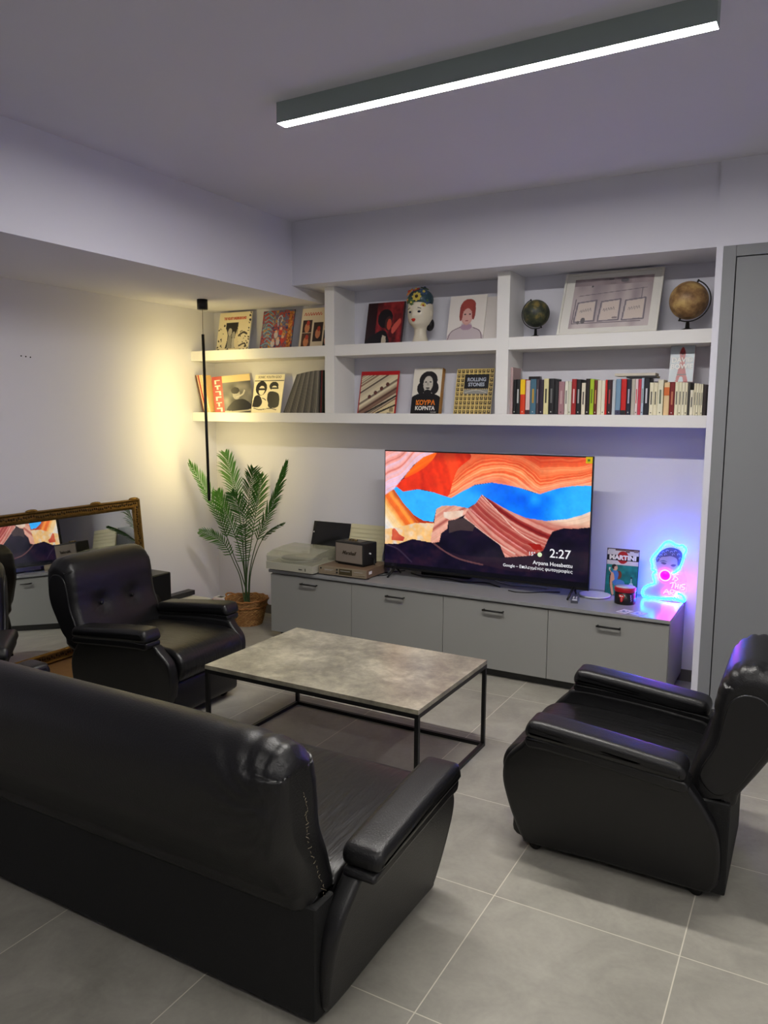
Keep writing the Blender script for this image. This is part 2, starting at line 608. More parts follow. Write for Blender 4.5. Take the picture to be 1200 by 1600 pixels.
# ------------------------------------------------------------------ low sideboard
SX0, SX1, SY0 = -2.527, 0.217, 2.06
sb = empty('sideboard', ((SX0 + SX1) / 2, (SY0 + YB) / 2, 0), 0, 'long low grey sideboard with four doors under the television', 'sideboard')
ox, oy = (SX0 + SX1) / 2, (SY0 + YB) / 2
def sbp(name, a, b, m=M_GREY, bev=0.0, par=None):
    return box(name, (a[0] - ox, a[1] - oy, a[2]), (b[0] - ox, b[1] - oy, b[2]), m, par or sb, bev)
sbp('top', (SX0 - 0.008, SY0 - 0.014, 0.492), (SX1 + 0.003, YB - 0.002, 0.512), mat('grey_top', (140, 141, 143), rough=0.24, noise=0.01), 0.0015)
sbp('body', (SX0, SY0 + 0.022, 0.056), (SX1, YB - 0.002, 0.4915))
sbp('plinth', (SX0 + 0.05, SY0 + 0.05, 0.0), (SX1 - 0.05, YB - 0.002, 0.0555), mat('dark_plinth', (48, 48, 47), rough=0.5))
dw = (SX1 - SX0) / 4
for k in range(4):
    x0 = SX0 + dw * k + 0.0018; x1 = SX0 + dw * (k + 1) - 0.0018
    d = sbp('door', (x0, SY0, 0.057), (x1, SY0 + 0.019, 0.4795), M_GREY, 0.0008)
    c = (x0 + x1) / 2 + (-0.005, 0.0, 0.0, 0.03)[k] * 0.5 - ox
    z = 0.437 - 0.003 * k
    MB().tube([(c - 0.068, SY0 - 0.024 - oy, z), (c + 0.068, SY0 - 0.024 - oy, z)], 0.0058, 10) \
        .tube([(c - 0.062, SY0 - 0.024 - oy, z), (c - 0.062, SY0 - oy, z)], 0.005, 8) \
        .tube([(c + 0.062, SY0 - 0.024 - oy, z), (c + 0.062, SY0 - oy, z)], 0.005, 8).build('handle', M_BLACK, d)

# ------------------------------------------------------------------ coffee table
def table_material():
    m = mat('concrete_top', (158, 152, 138), rough=0.3, noise=0.01)
    nt = m.node_tree; N = nt.nodes; L = nt.links
    b = N['Principled BSDF']
    tc = N.new('ShaderNodeTexCoord')
    ns = []
    for sc, de, ro, di in ((3.0, 9, 0.72, 0.25), (16.0, 6, 0.7, 0.4)):
        n = N.new('ShaderNodeTexNoise'); n.inputs['Scale'].default_value = sc; n.inputs['Detail'].default_value = de
        n.inputs['Roughness'].default_value = ro; n.inputs['Distortion'].default_value = di
        L.new(tc.outputs['Object'], n.inputs['Vector']); ns.append(n.outputs['Fac'])
    mx = N.new('ShaderNodeMath'); mx.operation = 'MULTIPLY_ADD'; L.new(ns[0], mx.inputs[0]); mx.inputs[1].default_value = 0.68
    m2 = N.new('ShaderNodeMath'); m2.operation = 'MULTIPLY'; L.new(ns[1], m2.inputs[0]); m2.inputs[1].default_value = 0.32
    L.new(m2.outputs[0], mx.inputs[2])
    r = N.new('ShaderNodeValToRGB')
    r.color_ramp.elements[0].position = 0.38; r.color_ramp.elements[0].color = (*lin((112, 108, 96)), 1)
    r.color_ramp.elements[1].position = 0.63; r.color_ramp.elements[1].color = (*lin((188, 182, 160)), 1)
    e = r.color_ramp.elements.new(0.5); e.color = (*lin((148, 143, 126)), 1)
    L.new(mx.outputs[0], r.inputs[0]); L.new(r.outputs[0], b.inputs['Base Color'])
    return m

TX0, TX1, TY0, TY1, TZ = -1.617, -0.478, 0.362, 1.11, 0.44
tb = empty('coffee_table', ((TX0 + TX1) / 2, (TY0 + TY1) / 2, 0), 0, 'rectangular coffee table with concrete-look top on a thin black metal frame', 'table')
hx, hy = (TX1 - TX0) / 2, (TY1 - TY0) / 2
box('tabletop', (-hx, -hy, TZ - 0.02), (hx, hy, TZ), table_material(), tb, 0.001)
q = 0.018
fr = MB()
for y in (-hy, hy - q):
    fr.box((-hx, y, TZ - 0.02 - q - 0.001), (hx, y + q, TZ - 0.021))
for x in (-hx, hx - q):
    fr.box((x, -hy + q, TZ - 0.02 - q - 0.001), (x + q, hy - q, TZ - 0.021))
fr.build('top_frame', M_BLACK, tb)
for x in (-hx, hx - q):
    for y in (-hy, hy - q):
        box('leg', (x, y, 0.0), (x + q, y + q, TZ - 0.0395), M_BLACK, tb)
box('base_rail', (-hx + q, hy - q, 0.0), (hx - q, hy, q), M_BLACK, tb)
for x in (-hx, hx - q):
    box('base_rail', (x, -hy + q, 0.0), (x + q, hy - q, q), M_BLACK, tb)

# ------------------------------------------------------------------ leather seats (front towards -y, width along x)
PANEL = [(.087, .045), (.055, .12), (.028, .21), (.015, .29), (.03, .37), (.085, .435), (.13, .47), (.30, .468), (.45, .458), (.60, .442), (.655, .43), (.70, .375),
         (.74, .31), (.762, .255), (.772, .19), (.772, .10), (.755, .05), (.70, .03), (.40, .035), (.12, .03)]
ARM = [(.118, .505), (.125, .538), (.15, .556), (.25, .551), (.40, .537), (.55, .521), (.63, .512), (.655, .498), (.662, .47), (.645, .452), (.55, .455), (.40, .468), (.25, .482), (.14, .49)]
LIP = [(.122, .462), (.118, .482), (.14, .492), (.30, .488), (.50, .468), (.64, .455), (.668, .44), (.665, .418), (.62, .414), (.40, .436), (.20, .452), (.14, .452)]
BACK0 = [(.62, .30), (.640, .37), (.668, .46), (.706, .58), (.716, .67), (.724, .75), (.745, .825), (.785, .872), (.835, .888), (.885, .872), (.922, .825), (.936, .75),
        (.932, .66), (.912, .57), (.875, .49), (.838, .425), (.812, .38), (.80, .34), (.74, .31)]
BACK = [(a, b if b < .46 else .46 + (b - .46) * 0.875) for a, b in BACK0]
SEAT = [(.70, .33), (.66, .385), (.50, .40), (.30, .412), (.14, .415), (.06, .405), (.012, .375), (-.008, .325), (.0, .275), (.035, .24), (.10, .235), (.40, .24), (.66, .25)]
SEATF = [(.06, .05), (.045, .12), (.045, .20), (.07, .236), (.2, .236), (.2, .05)]


def make_seat(name, W, label, cat, group=None, creases=None, inset=0.13, wings=True, rend=0.045, drop=0.0, pleat=0.006):
    t = empty(name, (0, 0, 0), 0, label, cat, group)
    H = W / 2
    dz = lambda P: [(a, b - drop * max(0.0, min(1.0, (b - 0.30) / 0.15))) for a, b in P]
    for s in (-1, 1):
        xo, xi = s * (H - 0.055), s * (H - 0.118)
        a, b = min(xo, xi), max(xo, xi)
        def sh_(v, s=s):
            k = max(0.0, min(1.0, (0.46 - v.z) / 0.43))
            return Vector((v.x - s * 0.055 * k ** 1.3, v.y, v.z))
        puff(dz(PANEL), a, b, 0.016, mid=2, nend=4, per=4, shear=sh_).build('side_panel', M_LEATHER, t)
        a, b = min(s * H, s * (H - 0.128)), max(s * H, s * (H - 0.128))
        arm = puff(dz(ARM), a, b, 0.024, mid=4, nend=5, per=4).build('armrest', M_LEATHER, t)
        puff(dz(LIP), a + 0.012, b - 0.012, 0.01, mid=3, nend=3, per=4).build('armrest_piping', M_LEATHER, arm)
    # back: roll along the top, recessed face, rounded ends
    bh = H - inset
    def dsp(v, n):
        x = v.x
        k = 0.0
        # slightly hollow front face with rounded shoulders
        e = max(0.0, 1 - abs(abs(x) - bh) / 0.09)
        if v.z > 0.76: k = 0.02 * (abs(x) / bh) ** 8
        w_ = Vector((v.x, v.y, v.z - k))
        # pleats gathered round the roll at each end
        if e > 0 and v.z > 0.64:
            an = math.atan2(v.z - 0.73, v.y - 0.83)
            w_ += n * pleat * (4 * e * (1 - e)) * (0.5 + 0.5 * math.cos(an * 15)) ** 3
        if creases:
            w_ = creases(w_, n, bh)
        # hollow where the two buttons pull
        if v.y < 0.74 and 0.45 < v.z < 0.68:
            for bx in buttons:
                d2 = ((v.x - bx) / 0.05) ** 2 + ((v.z - 0.555) / 0.05) ** 2
                if d2 < 6: w_ += Vector((0, 0.016 * math.exp(-d2), 0))
        return w_
    nb = 2 if W < 1.2 else 6
    buttons = [(-0.115, 0.115)[i] for i in range(2)] if nb == 2 else [(-1.25 + 0.5 * i) * (W / 1.95) * 0.62 for i in range(6)]
    bk = puff(BACK, -bh, bh, rend, mid=max(30, int(W * 60)), nend=8, per=6, disp=dsp, px=1.0).build('backrest', M_LEATHER, t)
    for s in ((-1, 1) if wings else ()):
        wing = [(.69, .44), (.735, .56), (.752, .66), (.768, .73), (.80, .765), (.835, .772), (.87, .76), (.895, .72), (.90, .65), (.885, .575), (.85, .50), (.80, .41), (.74, .38)]
        a, b = sorted((s * (bh - 0.012), s * (bh + 0.006)))
        wing = [(p, q if q < .46 else .46 + (q - .46) * 0.9) for p, q in wing]
        puff(wing, a, b, 0.005, mid=1, nend=3, per=4).build('wing_panel', M_LEATHER, bk)
    for bx in buttons:
        MB().sphere((bx, 0.708, 0.555), 0.011, 14, 0, (1, 0.6, 1)).build('button', M_LEATHER, bk)
    # rear panel and seat
    box('rear_panel', (-H + 0.12, 0.70, 0.035), (H - 0.12, 0.792, 0.36), M_BASEL, t, 0.01)
    sw = H - 0.13
    n = 1 if W < 1.2 else 3
    for k in range(n):
        a = -sw + 2 * sw * k / n; b = -sw + 2 * sw * (k + 1) / n
        puff(SEAT, a + 0.001, b - 0.001, 0.022, mid=5, nend=5, per=5).build('seat_cushion', M_SEATL, t)
    puff(SEATF, -sw - 0.005, sw + 0.005, 0.008, mid=2, nend=3, per=4).build('front_apron', M_LEATHER, t)
    for x in (-H + 0.15, H - 0.15):
        for y in (0.13, 0.70):
            MB().lathe([(0.004, -0.012), (0.022, -0.012), (0.022, 0.012), (0.004, 0.012)], 18, (0, 0, 0)).build('caster', M_PLASTIC, t, (x, y, 0.022), (0, PI / 2, 0))
    return t


chair = make_seat('leather_armchair', 0.76, 'black leather armchair seen side-on at the right edge of the photo', 'armchair')
chair2 = make_seat('leather_armchair', 0.76, 'x', 'armchair', inset=0.07, drop=0.025, pleat=0.002)
chair2['label'] = 'black leather armchair facing right between the leaning gold mirror and the coffee table'
chair3 = copy_tree(chair2)
chair3['label'] = 'black leather armchair cut off by the left photo edge, only its back and arm showing'
for c in (chair, chair2, chair3): c['group'] = 'black leather armchairs'
chair.location = (-0.10, 0.585, 0); chair.rotation_euler = (0, 0, R(-90))
chair2.location = (-1.925, 0.765, 0); chair2.rotation_euler = (0, 0, R(91))
chair3.location = (-2.54, -0.49, 0); chair3.rotation_euler = (0, 0, R(50))


def sofa_creases(v, n, bh):
    # the leather is gathered at a torn seam at the right end seen from behind (local -x)
    if v.y > 0.76 and v.x < -bh + 0.40:
        dx, dz = v.x - (-bh + 0.02), v.z - 0.69
        r_ = math.hypot(dx, dz)
        an = math.atan2(dz, dx)
        edge = max(0.0, min(1.0, (v.x + bh) / 0.03))
        k = math.exp(-(r_ / 0.20) ** 2) * min(1, r_ / 0.04) * edge
        v = v + n * (0.012 * k * (0.5 + 0.5 * math.sin(an * 15 + 0.6 + 2.0 * math.sin(r_ * 22))) ** 2 + 0.012 * edge * math.exp(-(r_ / 0.035) ** 2))
    return v

sofa = make_seat('leather_sofa', 2.13, 'long black leather sofa seen from behind in the foreground', 'sofa', creases=sofa_creases, inset=0.135, wings=False, rend=0.06, drop=0.035, pleat=0.002)
sofa.location = (-1.135, -0.01, 0)
sofa.rotation_euler = (0, 0, PI)

# loose threads of the mended seam, laid on the leather of the sofa back
from mathutils.bvhtree import BVHTree
bpy.context.view_layer.update()
def threads(root, pix, n, m, spread, seed, name):
    bko = [c for c in root.children if c.name.startswith('backrest')][0]
    mw = bko.matrix_world
    bvh = BVHTree.FromPolygons([mw @ v.co for v in bko.data.vertices], [tuple(p.vertices) for p in bko.data.polygons])
    inv = mw.inverted()
    rr = random.Random(seed)
    mb = MB()
    for k in range(n):
        t = k / (n - 1) * (len(pix) - 1); i = min(int(t), len(pix) - 2); f = t - i
        px = pix[i][0] * (1 - f) + pix[i + 1][0] * f; py = pix[i][1] * (1 - f) + pix[i + 1][1] * f
        L_ = rr.uniform(3, 6); a = rr.uniform(-0.9, 0.9) + PI / 2
        pts = []
        for q_ in (-1, 0, 1):
            d = CROT @ Vector(((px + q_ * L_ * math.cos(a) / 2 + rr.uniform(-spread, spread) - 600) / FPX, -(py + q_ * L_ * math.sin(a) / 2 - 800) / FPX, -1.0))
            h = bvh.ray_cast(CAM, d.normalized())
            if h[0] is not None: pts.append(inv @ (h[0] + h[1] * 0.0012))
        if len(pts) == 3 and (pts[0] - pts[2]).length < 0.05:
            mb.tube(pts, 0.0007, 5)
    o = mb.build(name, m, bko)
    o['kind'] = 'stuff'
M_THREAD = mat('thread', (140, 130, 108), rough=0.7)
threads(sofa, [(474, 1240), (479, 1262), (478, 1285), (480, 1312), (492, 1350), (505, 1385), (506, 1412)], 30, M_THREAD, 2.2, 3, 'seam_thread')

# ------------------------------------------------------------------ television
TVY = 2.30
TX_L, TX_R, TZ_B, TZ_T = -1.722, -0.295, 0.566, 1.385
tvc = ((TX_L + TX_R) / 2, TVY, 0.512)
tv = empty('television', tvc, 0, 'large flat television showing red canyon rocks under blue sky, on the sideboard', 'television')
def tvp(name, a, b, m, bev=0.0, par=None):
    return box(name, [a[i] - tvc[i] for i in range(3)], [b[i] - tvc[i] for i in range(3)], m, par or tv, bev)
tvp('casing', (TX_L, TVY, TZ_B), (TX_R, TVY + 0.022, TZ_T), M_PLASTIC, 0.003)
tvp('rear_housing', (TX_L + 0.25, TVY + 0.0225, TZ_B + 0.03), (TX_R - 0.25, TVY + 0.075, TZ_B + 0.42), M_PLASTIC, 0.01)

cv = Pic(1200, 891, 420, 240, (16, 10, 26))
# position of every picture point in the measuring frame
U, V = np.meshgrid(np.linspace(0, 1, 420), np.linspace(0, 1, 240))
cv.X = (1 - V) * ((1 - U) * 45 + U * 1152) + V * ((1 - U) * 38 + U * 1128)
cv.Y = (1 - V) * ((1 - U) * 57 + U * 88) + V * ((1 - U) * 678 + U * 780)
X, Y = cv.X, cv.Y
nz = vnoise(X, Y, 0.02, 1) * 0.6 + vnoise(X, Y, 0.05, 2) * 0.3 + vnoise(X, Y, 0.11, 3) * 0.1
def stripes(f, per, seed):
    a = vnoise(f / per, 0 * f + seed * 3.7, 1.0, seed)
    b = vnoise(f / per * 2.7, 0 * f + seed, 1.0, seed + 5)
    return np.clip(a * 0.65 + b * 0.45, 0, 1)
# upper right folded strata
ys_ = np.interp(X, [350, 430, 560, 650, 720, 800, 900, 1000, 1152], [330, 305, 235, 222, 232, 250, 282, 246, 232])
d = (ys_ - Y)
f = d * (1.0 + 0.35 * np.sin(X / 130.0)) + 22 * np.sin(X / 95.0 + Y / 60.0) + 14 * nz
S = ramp(np.clip(0.55 * stripes(f, 30, 4) + 0.45 * stripes(f, 9, 14), 0, 1), [(120, 20, 18), (200, 50, 25), (235, 95, 50), (250, 150, 95), (252, 205, 170)])
dk = np.clip((d - 95) / 120, 0, 1)[..., None]
S = S * (1 - dk * 0.6) + np.array((150, 30, 22)) * dk * 0.6
lt = np.clip(1 - d / 55, 0, 1)[..., None] * np.clip((X - 400) / 120, 0, 1)[..., None]
S = S * (1 - lt * 0.55) + np.array((245, 175, 150)) * lt * 0.55
cv.poly([(340, 50), (1170, 60), (1170, 236), (1000, 246), (900, 282), (800, 250), (650, 222), (560, 235), (430, 308), (395, 300), (440, 200), (470, 130)], S)
# red face
f = X * 0.9 - Y * 0.25 + 40 * nz
S = ramp(np.clip(0.25 + 0.75 * stripes(f, 55, 9) - 0.15 * (nz - .5), 0, 1), [(150, 22, 14), (205, 36, 14), (232, 52, 18), (240, 84, 40)])
S = S * (1 - 0.35 * np.clip((120 - Y) / 60, 0, 1))[..., None]
cv.poly([(330, 55), (500, 60), (540, 90), (470, 150), (440, 215), (408, 302), (330, 278), (240, 262), (150, 275), (108, 245), (170, 195), (240, 150)], S, True)
# orange blade
f = (X - 200) * 0.5 + (Y - 190) * 0.9
cv.poly([(345, 66), (330, 95), (285, 140), (215, 180), (158, 202), (190, 160), (245, 108), (290, 82)], ramp(stripes(f, 30, 2), [(225, 50, 10), (245, 95, 15), (255, 140, 40)]), True)
# pink and lavender strata top left
f = (X - 45) * 0.72 + (Y - 60) * 1.0 + 12 * np.sin(X / 30.0)
S = ramp(np.clip(0.5 * stripes(f, 26, 6) + 0.5 * stripes(f, 8, 16), 0, 1), [(130, 60, 60), (215, 120, 110), (240, 170, 160), (215, 190, 225), (245, 215, 215)])
cv.poly([(30, 50), (345, 62), (270, 90), (215, 130), (165, 185), (110, 245), (75, 285), (30, 310)], S)
# sky
B = ramp(np.clip(0.15 + 0.9 * vnoise(X, Y, 0.016, 8) * np.clip((X - 480) / 200, 0, 1) * np.clip((1060 - X) / 150, 0, 1) + 0.1 * nz, 0, 1), [(60, 185, 250), (35, 160, 250), (15, 125, 245), (8, 95, 235)])
cv.poly([(92, 262), (112, 248), (150, 275), (240, 262), (330, 278), (408, 302), (430, 307), (490, 272), (560, 237), (650, 223), (720, 233), (800, 250), (870, 275), (900, 281), (950, 262), (1000, 246), (1060, 236), (1170, 232),
         (1170, 360), (1100, 390), (1030, 412), (930, 424), (830, 410), (740, 372), (660, 325), (597, 288), (565, 335), (520, 362), (440, 350), (380, 350), (345, 368), (328, 438), (270, 432), (215, 402), (150, 335)], B)
# lower left strata
f = (X - 95) * 0.78 - (Y - 262) * 0.62 + 10 * nz
S = ramp(np.clip((f + 175) / 190 + 0.16 * (stripes(f, 12, 3) - 0.5), 0, 1), [(205, 205, 210), (225, 215, 205), (235, 205, 160), (240, 180, 100), (225, 90, 30), (245, 150, 60), (170, 50, 20)])
cv.poly([(30, 300), (95, 262), (150, 335), (215, 402), (270, 432), (330, 440), (330, 470), (250, 470), (200, 490), (30, 560)], S)
S = ramp(np.clip(nz * 1.3, 0, 1), [(190, 165, 140), (225, 195, 160), (235, 180, 110), (205, 195, 190)])
cv.poly([(30, 480), (120, 470), (220, 445), (330, 445), (335, 520), (310, 560), (210, 540), (120, 565), (30, 570)], S)
cv.poly([(85, 478), (100, 475), (130, 510), (160, 525), (150, 545), (80, 540)], ramp(nz, [(160, 40, 40), (215, 110, 70)]))
# small block
S = ramp(stripes((X - 330) * 0.6 + (Y - 350) * 0.9, 22, 12), [(130, 55, 55), (190, 110, 95), (225, 165, 145), (205, 150, 120)])
cv.poly([(345, 368), (380, 350), (450, 349), (525, 362), (508, 395), (450, 425), (412, 432), (405, 500), (370, 545), (310, 555), (315, 520), (330, 455)], S)
cv.poly([(385, 385), (500, 372), (490, 405), (420, 425), (388, 412)], ramp(nz, [(205, 165, 140), (235, 215, 200)]))
# peak with sweeping lines
f = (Y - 290) - 0.95 * (X - 600) + 0.0009 * (X - 600) ** 2 + 8 * nz
yb = np.interp(X, [560, 597, 660, 740, 830, 930, 1030, 1100, 1152], [335, 288, 325, 372, 410, 424, 412, 390, 365])
g = (Y - yb) * (1.0 + 0.0012 * (1000 - X)) + 5 * nz
Sr = ramp(np.clip(stripes(g, 30, 5) * 0.55 + stripes(g, 8, 15) * 0.4 + 0.1, 0, 1), [(150, 95, 80), (205, 150, 125), (230, 195, 170), (215, 205, 205)])
Sl = ramp(np.clip(0.6 * stripes(f, 34, 7) + 0.4 * stripes(f, 9, 17), 0, 1), [(70, 12, 18), (140, 35, 35), (175, 85, 75), (220, 160, 145), (130, 50, 45)])
k = np.clip((-f - 40) / 60, 0, 1)[..., None]
S = Sl * (1 - k) + Sr * k
cv.poly([(500, 410), (525, 362), (565, 335), (597, 288), (660, 325), (740, 372), (830, 410), (930, 424), (1030, 412), (1100, 390), (1170, 355), (1170, 450), (1080, 462), (1010, 462), (955, 490), (935, 540), (912, 585),
         (850, 612), (800, 628), (720, 622), (700, 575), (610, 500)], S)
cv.line([(502, 412), (600, 490), (690, 555), (770, 605)], 8, (215, 170, 155), True)
cv.line([(535, 366), (640, 455), (740, 530), (830, 590)], 7, (210, 130, 125), True)
cv.line([(600, 292), (690, 385), (780, 480), (900, 560)], 5, (225, 175, 160), True)
cv.poly([(835, 545), (900, 550), (912, 580), (870, 582)], (150, 25, 20))
# shadowed foreground with reflections of the room
S = ramp(np.clip(nz * 1.2 - 0.1, 0, 1), [(10, 8, 22), (18, 12, 34), (38, 20, 38)])
cv.poly([(360, 555), (372, 500), (412, 470), (415, 430), (500, 414), (600, 490), (695, 560), (712, 610), (690, 640), (560, 625), (470, 612), (400, 600)], S)
cv.poly([(415, 430), (500, 414), (560, 455), (548, 485), (470, 482), (415, 498)], (62, 48, 50))
cv.poly([(30, 560), (120, 560), (205, 533), (320, 552), (390, 600), (470, 640), (600, 672), (800, 700), (1170, 720), (1170, 800), (20, 800)], S)
cv.poly([(912, 590), (935, 530), (960, 480), (1010, 462), (1050, 470), (1100, 458), (1170, 452), (1170, 800), (860, 800)], S)
cv.poly([(390, 595), (470, 615), (560, 625), (720, 625), (850, 612), (915, 588), (930, 700), (760, 700), (600, 668), (470, 640)], ramp(nz, [(22, 14, 34), (46, 26, 40)]))
cv.line([(330, 556), (400, 603), (480, 640), (600, 668)], 9, (92, 58, 62), True)
cv.line([(50, 565), (120, 590), (200, 660)], 8, (48, 36, 56), True)
cv.poly([(30, 660), (1170, 755), (1170, 800), (20, 800)], (8, 8, 16))
cv.c = np.clip(cv.c * (0.93 + 0.14 * (0.6 * vnoise(X, Y, 0.03, 21) + 0.4 * vnoise(X, Y, 0.09, 22)))[..., None], 0, 255)
SCW, SCH = TX_R - TX_L - 0.014, TZ_T - TZ_B - 0.026
me = picture_mesh('screen', cv, SCW, SCH, 0.0012, edge=(8, 8, 10))
ms = attr_mat('tv_screen', rough=0.12, emit=1.05, spec=0.5)
scr = link('screen', me, ms, tv, (0, -0.0018, TZ_B + 0.018 - 0.512))
M_TVT = mat('screen_text', (20, 20, 20), emit=(235, 235, 240), estr=0.9)
def sctext(body, px, py, size, bold=0.0, align='RIGHT'):
    p = at(px, py, 1, TVY)
    text('screen_lettering', body, size, M_TVT, scr, (p.x - tvc[0], -0.0012, p.z - 0.512 - (TZ_B + 0.018 - 0.512)), bold=bold, align=align, depth=0.0004)
sctext('2:27', 892, 868, 0.078, 0.0006)
sctext('15°', 837, 866, 0.034, 0.0004)
sctext('Arpana Hosabettu', 895, 885, 0.034, 0.0003)
sctext('Google – Επιλεγμένες φωτογραφίες', 895, 894, 0.027, 0.0002)
p = at(843.5, 866.5, 1, TVY)
MB().lathe([(0.0005, 0), (0.0145, 0), (0.0145, 0.0006), (0.0005, 0.0006)], 24).build('weather_icon', mat('weather_icon', (20, 20, 20), emit=(215, 235, 190), estr=0.9), scr,
    (p.x - tvc[0], -0.0008, p.z - 0.512 - (TZ_B + 0.018 - 0.512)), (PI / 2, 0, 0))
st = tvp('energy_sticker', (TX_R - 0.046, TVY - 0.0042, TZ_T - 0.042), (TX_R - 0.006, TVY - 0.0032, TZ_T - 0.004), mat('sticker_yellow', (236, 208, 30), rough=0.4))
tvp('sticker_mark', (TX_R - 0.036, TVY - 0.0050, TZ_T - 0.030), (TX_R - 0.020, TVY - 0.0044, TZ_T - 0.016), mat('sticker_green', (90, 140, 40)), par=st)
for x in (-1.648, -0.40):
    for yy in (-1, 1):
        MB().tube([(x + 0.012 - tvc[0], 0.012, TZ_B + 0.012 - 0.512), (x - 0.012 * yy * (1 if x < -1 else -1) * 0 + x * 0 - tvc[0], 0.011 + yy * 0.095, 0.007)], [0.011, 0.006], 10).build('foot', M_PLASTIC, tv)

# cables on the sideboard under the television
M_CABLE = mat('cable_black', (18, 18, 20), rough=0.5)
M_CABLEW = mat('cable_pale', (175, 180, 190), rough=0.5)
ZT = 0.512
def cable(pts, r, m, label, z=ZT):
    o = MB().tube([(p.x, p.y, p.z) for p in catmull([(a, b, z + r + (c if True else 0)) for a, b, c in pts], 8, False)], r, 7).build('cable', m)
    return setp(o, label, 'cable')
cable([(-1.58, 2.44, 0), (-1.45, 2.37, 0.003), (-1.3, 2.40, 0), (-1.15, 2.35, 0.004), (-1.0, 2.41, 0), (-0.93, 2.37, 0), (-0.88, 2.34, 0.0)], 0.0045, M_CABLE, 'black cable snaking on the sideboard below the left half of the television')
cable([(-0.80, 2.28, 0), (-0.74, 2.26, 0.0), (-0.66, 2.29, 0), (-0.58, 2.36, 0), (-0.50, 2.40, 0)], 0.0035, M_CABLE, 'thin black cable looping forward under the middle of the television')
cable([(-0.98, 2.52, 0), (-0.92, 2.47, 0.0), (-0.82, 2.44, 0), (-0.72, 2.47, 0), (-0.6, 2.46, 0)], 0.004, M_CABLEW, 'pale cable lying behind the black cables under the television')
# media box hidden behind the screen with a pale plug
pb = empty('power_strip', (-1.33, 2.49, ZT), R(3), 'black power strip lying behind the television, left half', 'power strip')
box('body', (-0.18, -0.028, 0.0), (0.18, 0.028, 0.036), M_PLASTIC, pb, 0.004)
for k in range(4):
    MB().lathe([(0.001, 0.0362), (0.017, 0.0362), (0.019, 0.039), (0.001, 0.039)], 18, (-0.13 + 0.085 * k, 0, 0)).build('socket', M_CABLE, pb)
# remote by the right foot
rc = empty('remote_control', (-0.36, 2.24, ZT), R(12), 'small silver-dark remote control lying beside the right television foot', 'remote control')
box('body', (-0.021, -0.075, 0.0), (0.021, 0.075, 0.016), mat('remote_grey', (70, 72, 82), rough=0.35), rc, 0.005)
box('label_plate', (-0.014, -0.064, 0.0161), (0.014, -0.040, 0.0172), M_WHITE, rc)
for k in range(3):
    for j in range(2):
        MB().lathe([(0.0005, 0.0162), (0.005, 0.0162), (0.0045, 0.0182), (0.0005, 0.0182)], 12, (-0.008 + 0.016 * j, -0.015 + 0.022 * k, 0)).build('key', M_WHITE, rc)
# white curved tray/router behind the remote
o = MB().lathe([(0.0005, 0.002), (0.083, 0.0), (0.092, 0.004), (0.095, 0.012), (0.090, 0.013), (0.084, 0.008), (0.0005, 0.007)], 44).build('round_tray', mat('tray_white', (205, 208, 216), rough=0.3), None, (-0.285, 2.42, ZT))
setp(o, 'round white shallow dish with raised rim beside the right end of the television', 'dish')

# ------------------------------------------------------------------ left end of the sideboard: record player, receiver, loudspeaker, two panels
M_TT = mat('turntable_grey', (176, 174, 158), rough=0.4)
tt = empty('record_player', (-2.325, 2.20, ZT), R(0), 'grey record player with clear plastic dust cover, left end of the sideboard', 'record player')
for x in (-0.17, 0.17):
    for y in (-0.13, 0.13):
        MB().lathe([(0.001, 0), (0.018, 0), (0.020, 0.009), (0.001, 0.009)], 16, (x, y, 0)).build('foot', M_PLASTIC, tt)
plt = box('plinth', (-0.215, -0.175, 0.0095), (0.19, 0.175, 0.062), M_TT, tt, 0.004)
box('badge', (0.07, -0.1765, 0.028), (0.10, -0.1752, 0.034), M_PLASTIC, plt)
box('switch', (0.125, -0.178, 0.022), (0.129, -0.1752, 0.042), M_PLASTIC, plt)
MB().lathe([(0.001, 0.0625), (0.146, 0.0625), (0.150, 0.068), (0.150, 0.078), (0.146, 0.080), (0.001, 0.080)], 48, (-0.03, 0.0, 0)).build('platter', mat('platter_metal', (180, 180, 172), rough=0.3, metal=0.8), tt)
MB().lathe([(0.001, 0.0805), (0.143, 0.0805), (0.143, 0.084), (0.001, 0.084)], 48, (-0.03, 0.0, 0)).build('platter_mat', mat('rubber_mat', (60, 60, 58), rough=0.8), tt)
ta = MB().tube([(0.15, 0.12, 0.095), (0.155, 0.02, 0.10), (0.12, -0.08, 0.096), (0.085, -0.11, 0.092)], 0.0045, 8)
ta.lathe([(0.001, 0.0625), (0.022, 0.0625), (0.022, 0.088), (0.001, 0.088)], 20, (0.15, 0.12, 0)).build('tonearm', mat('tonearm_metal', (170, 170, 170), rough=0.25, metal=0.9), tt)
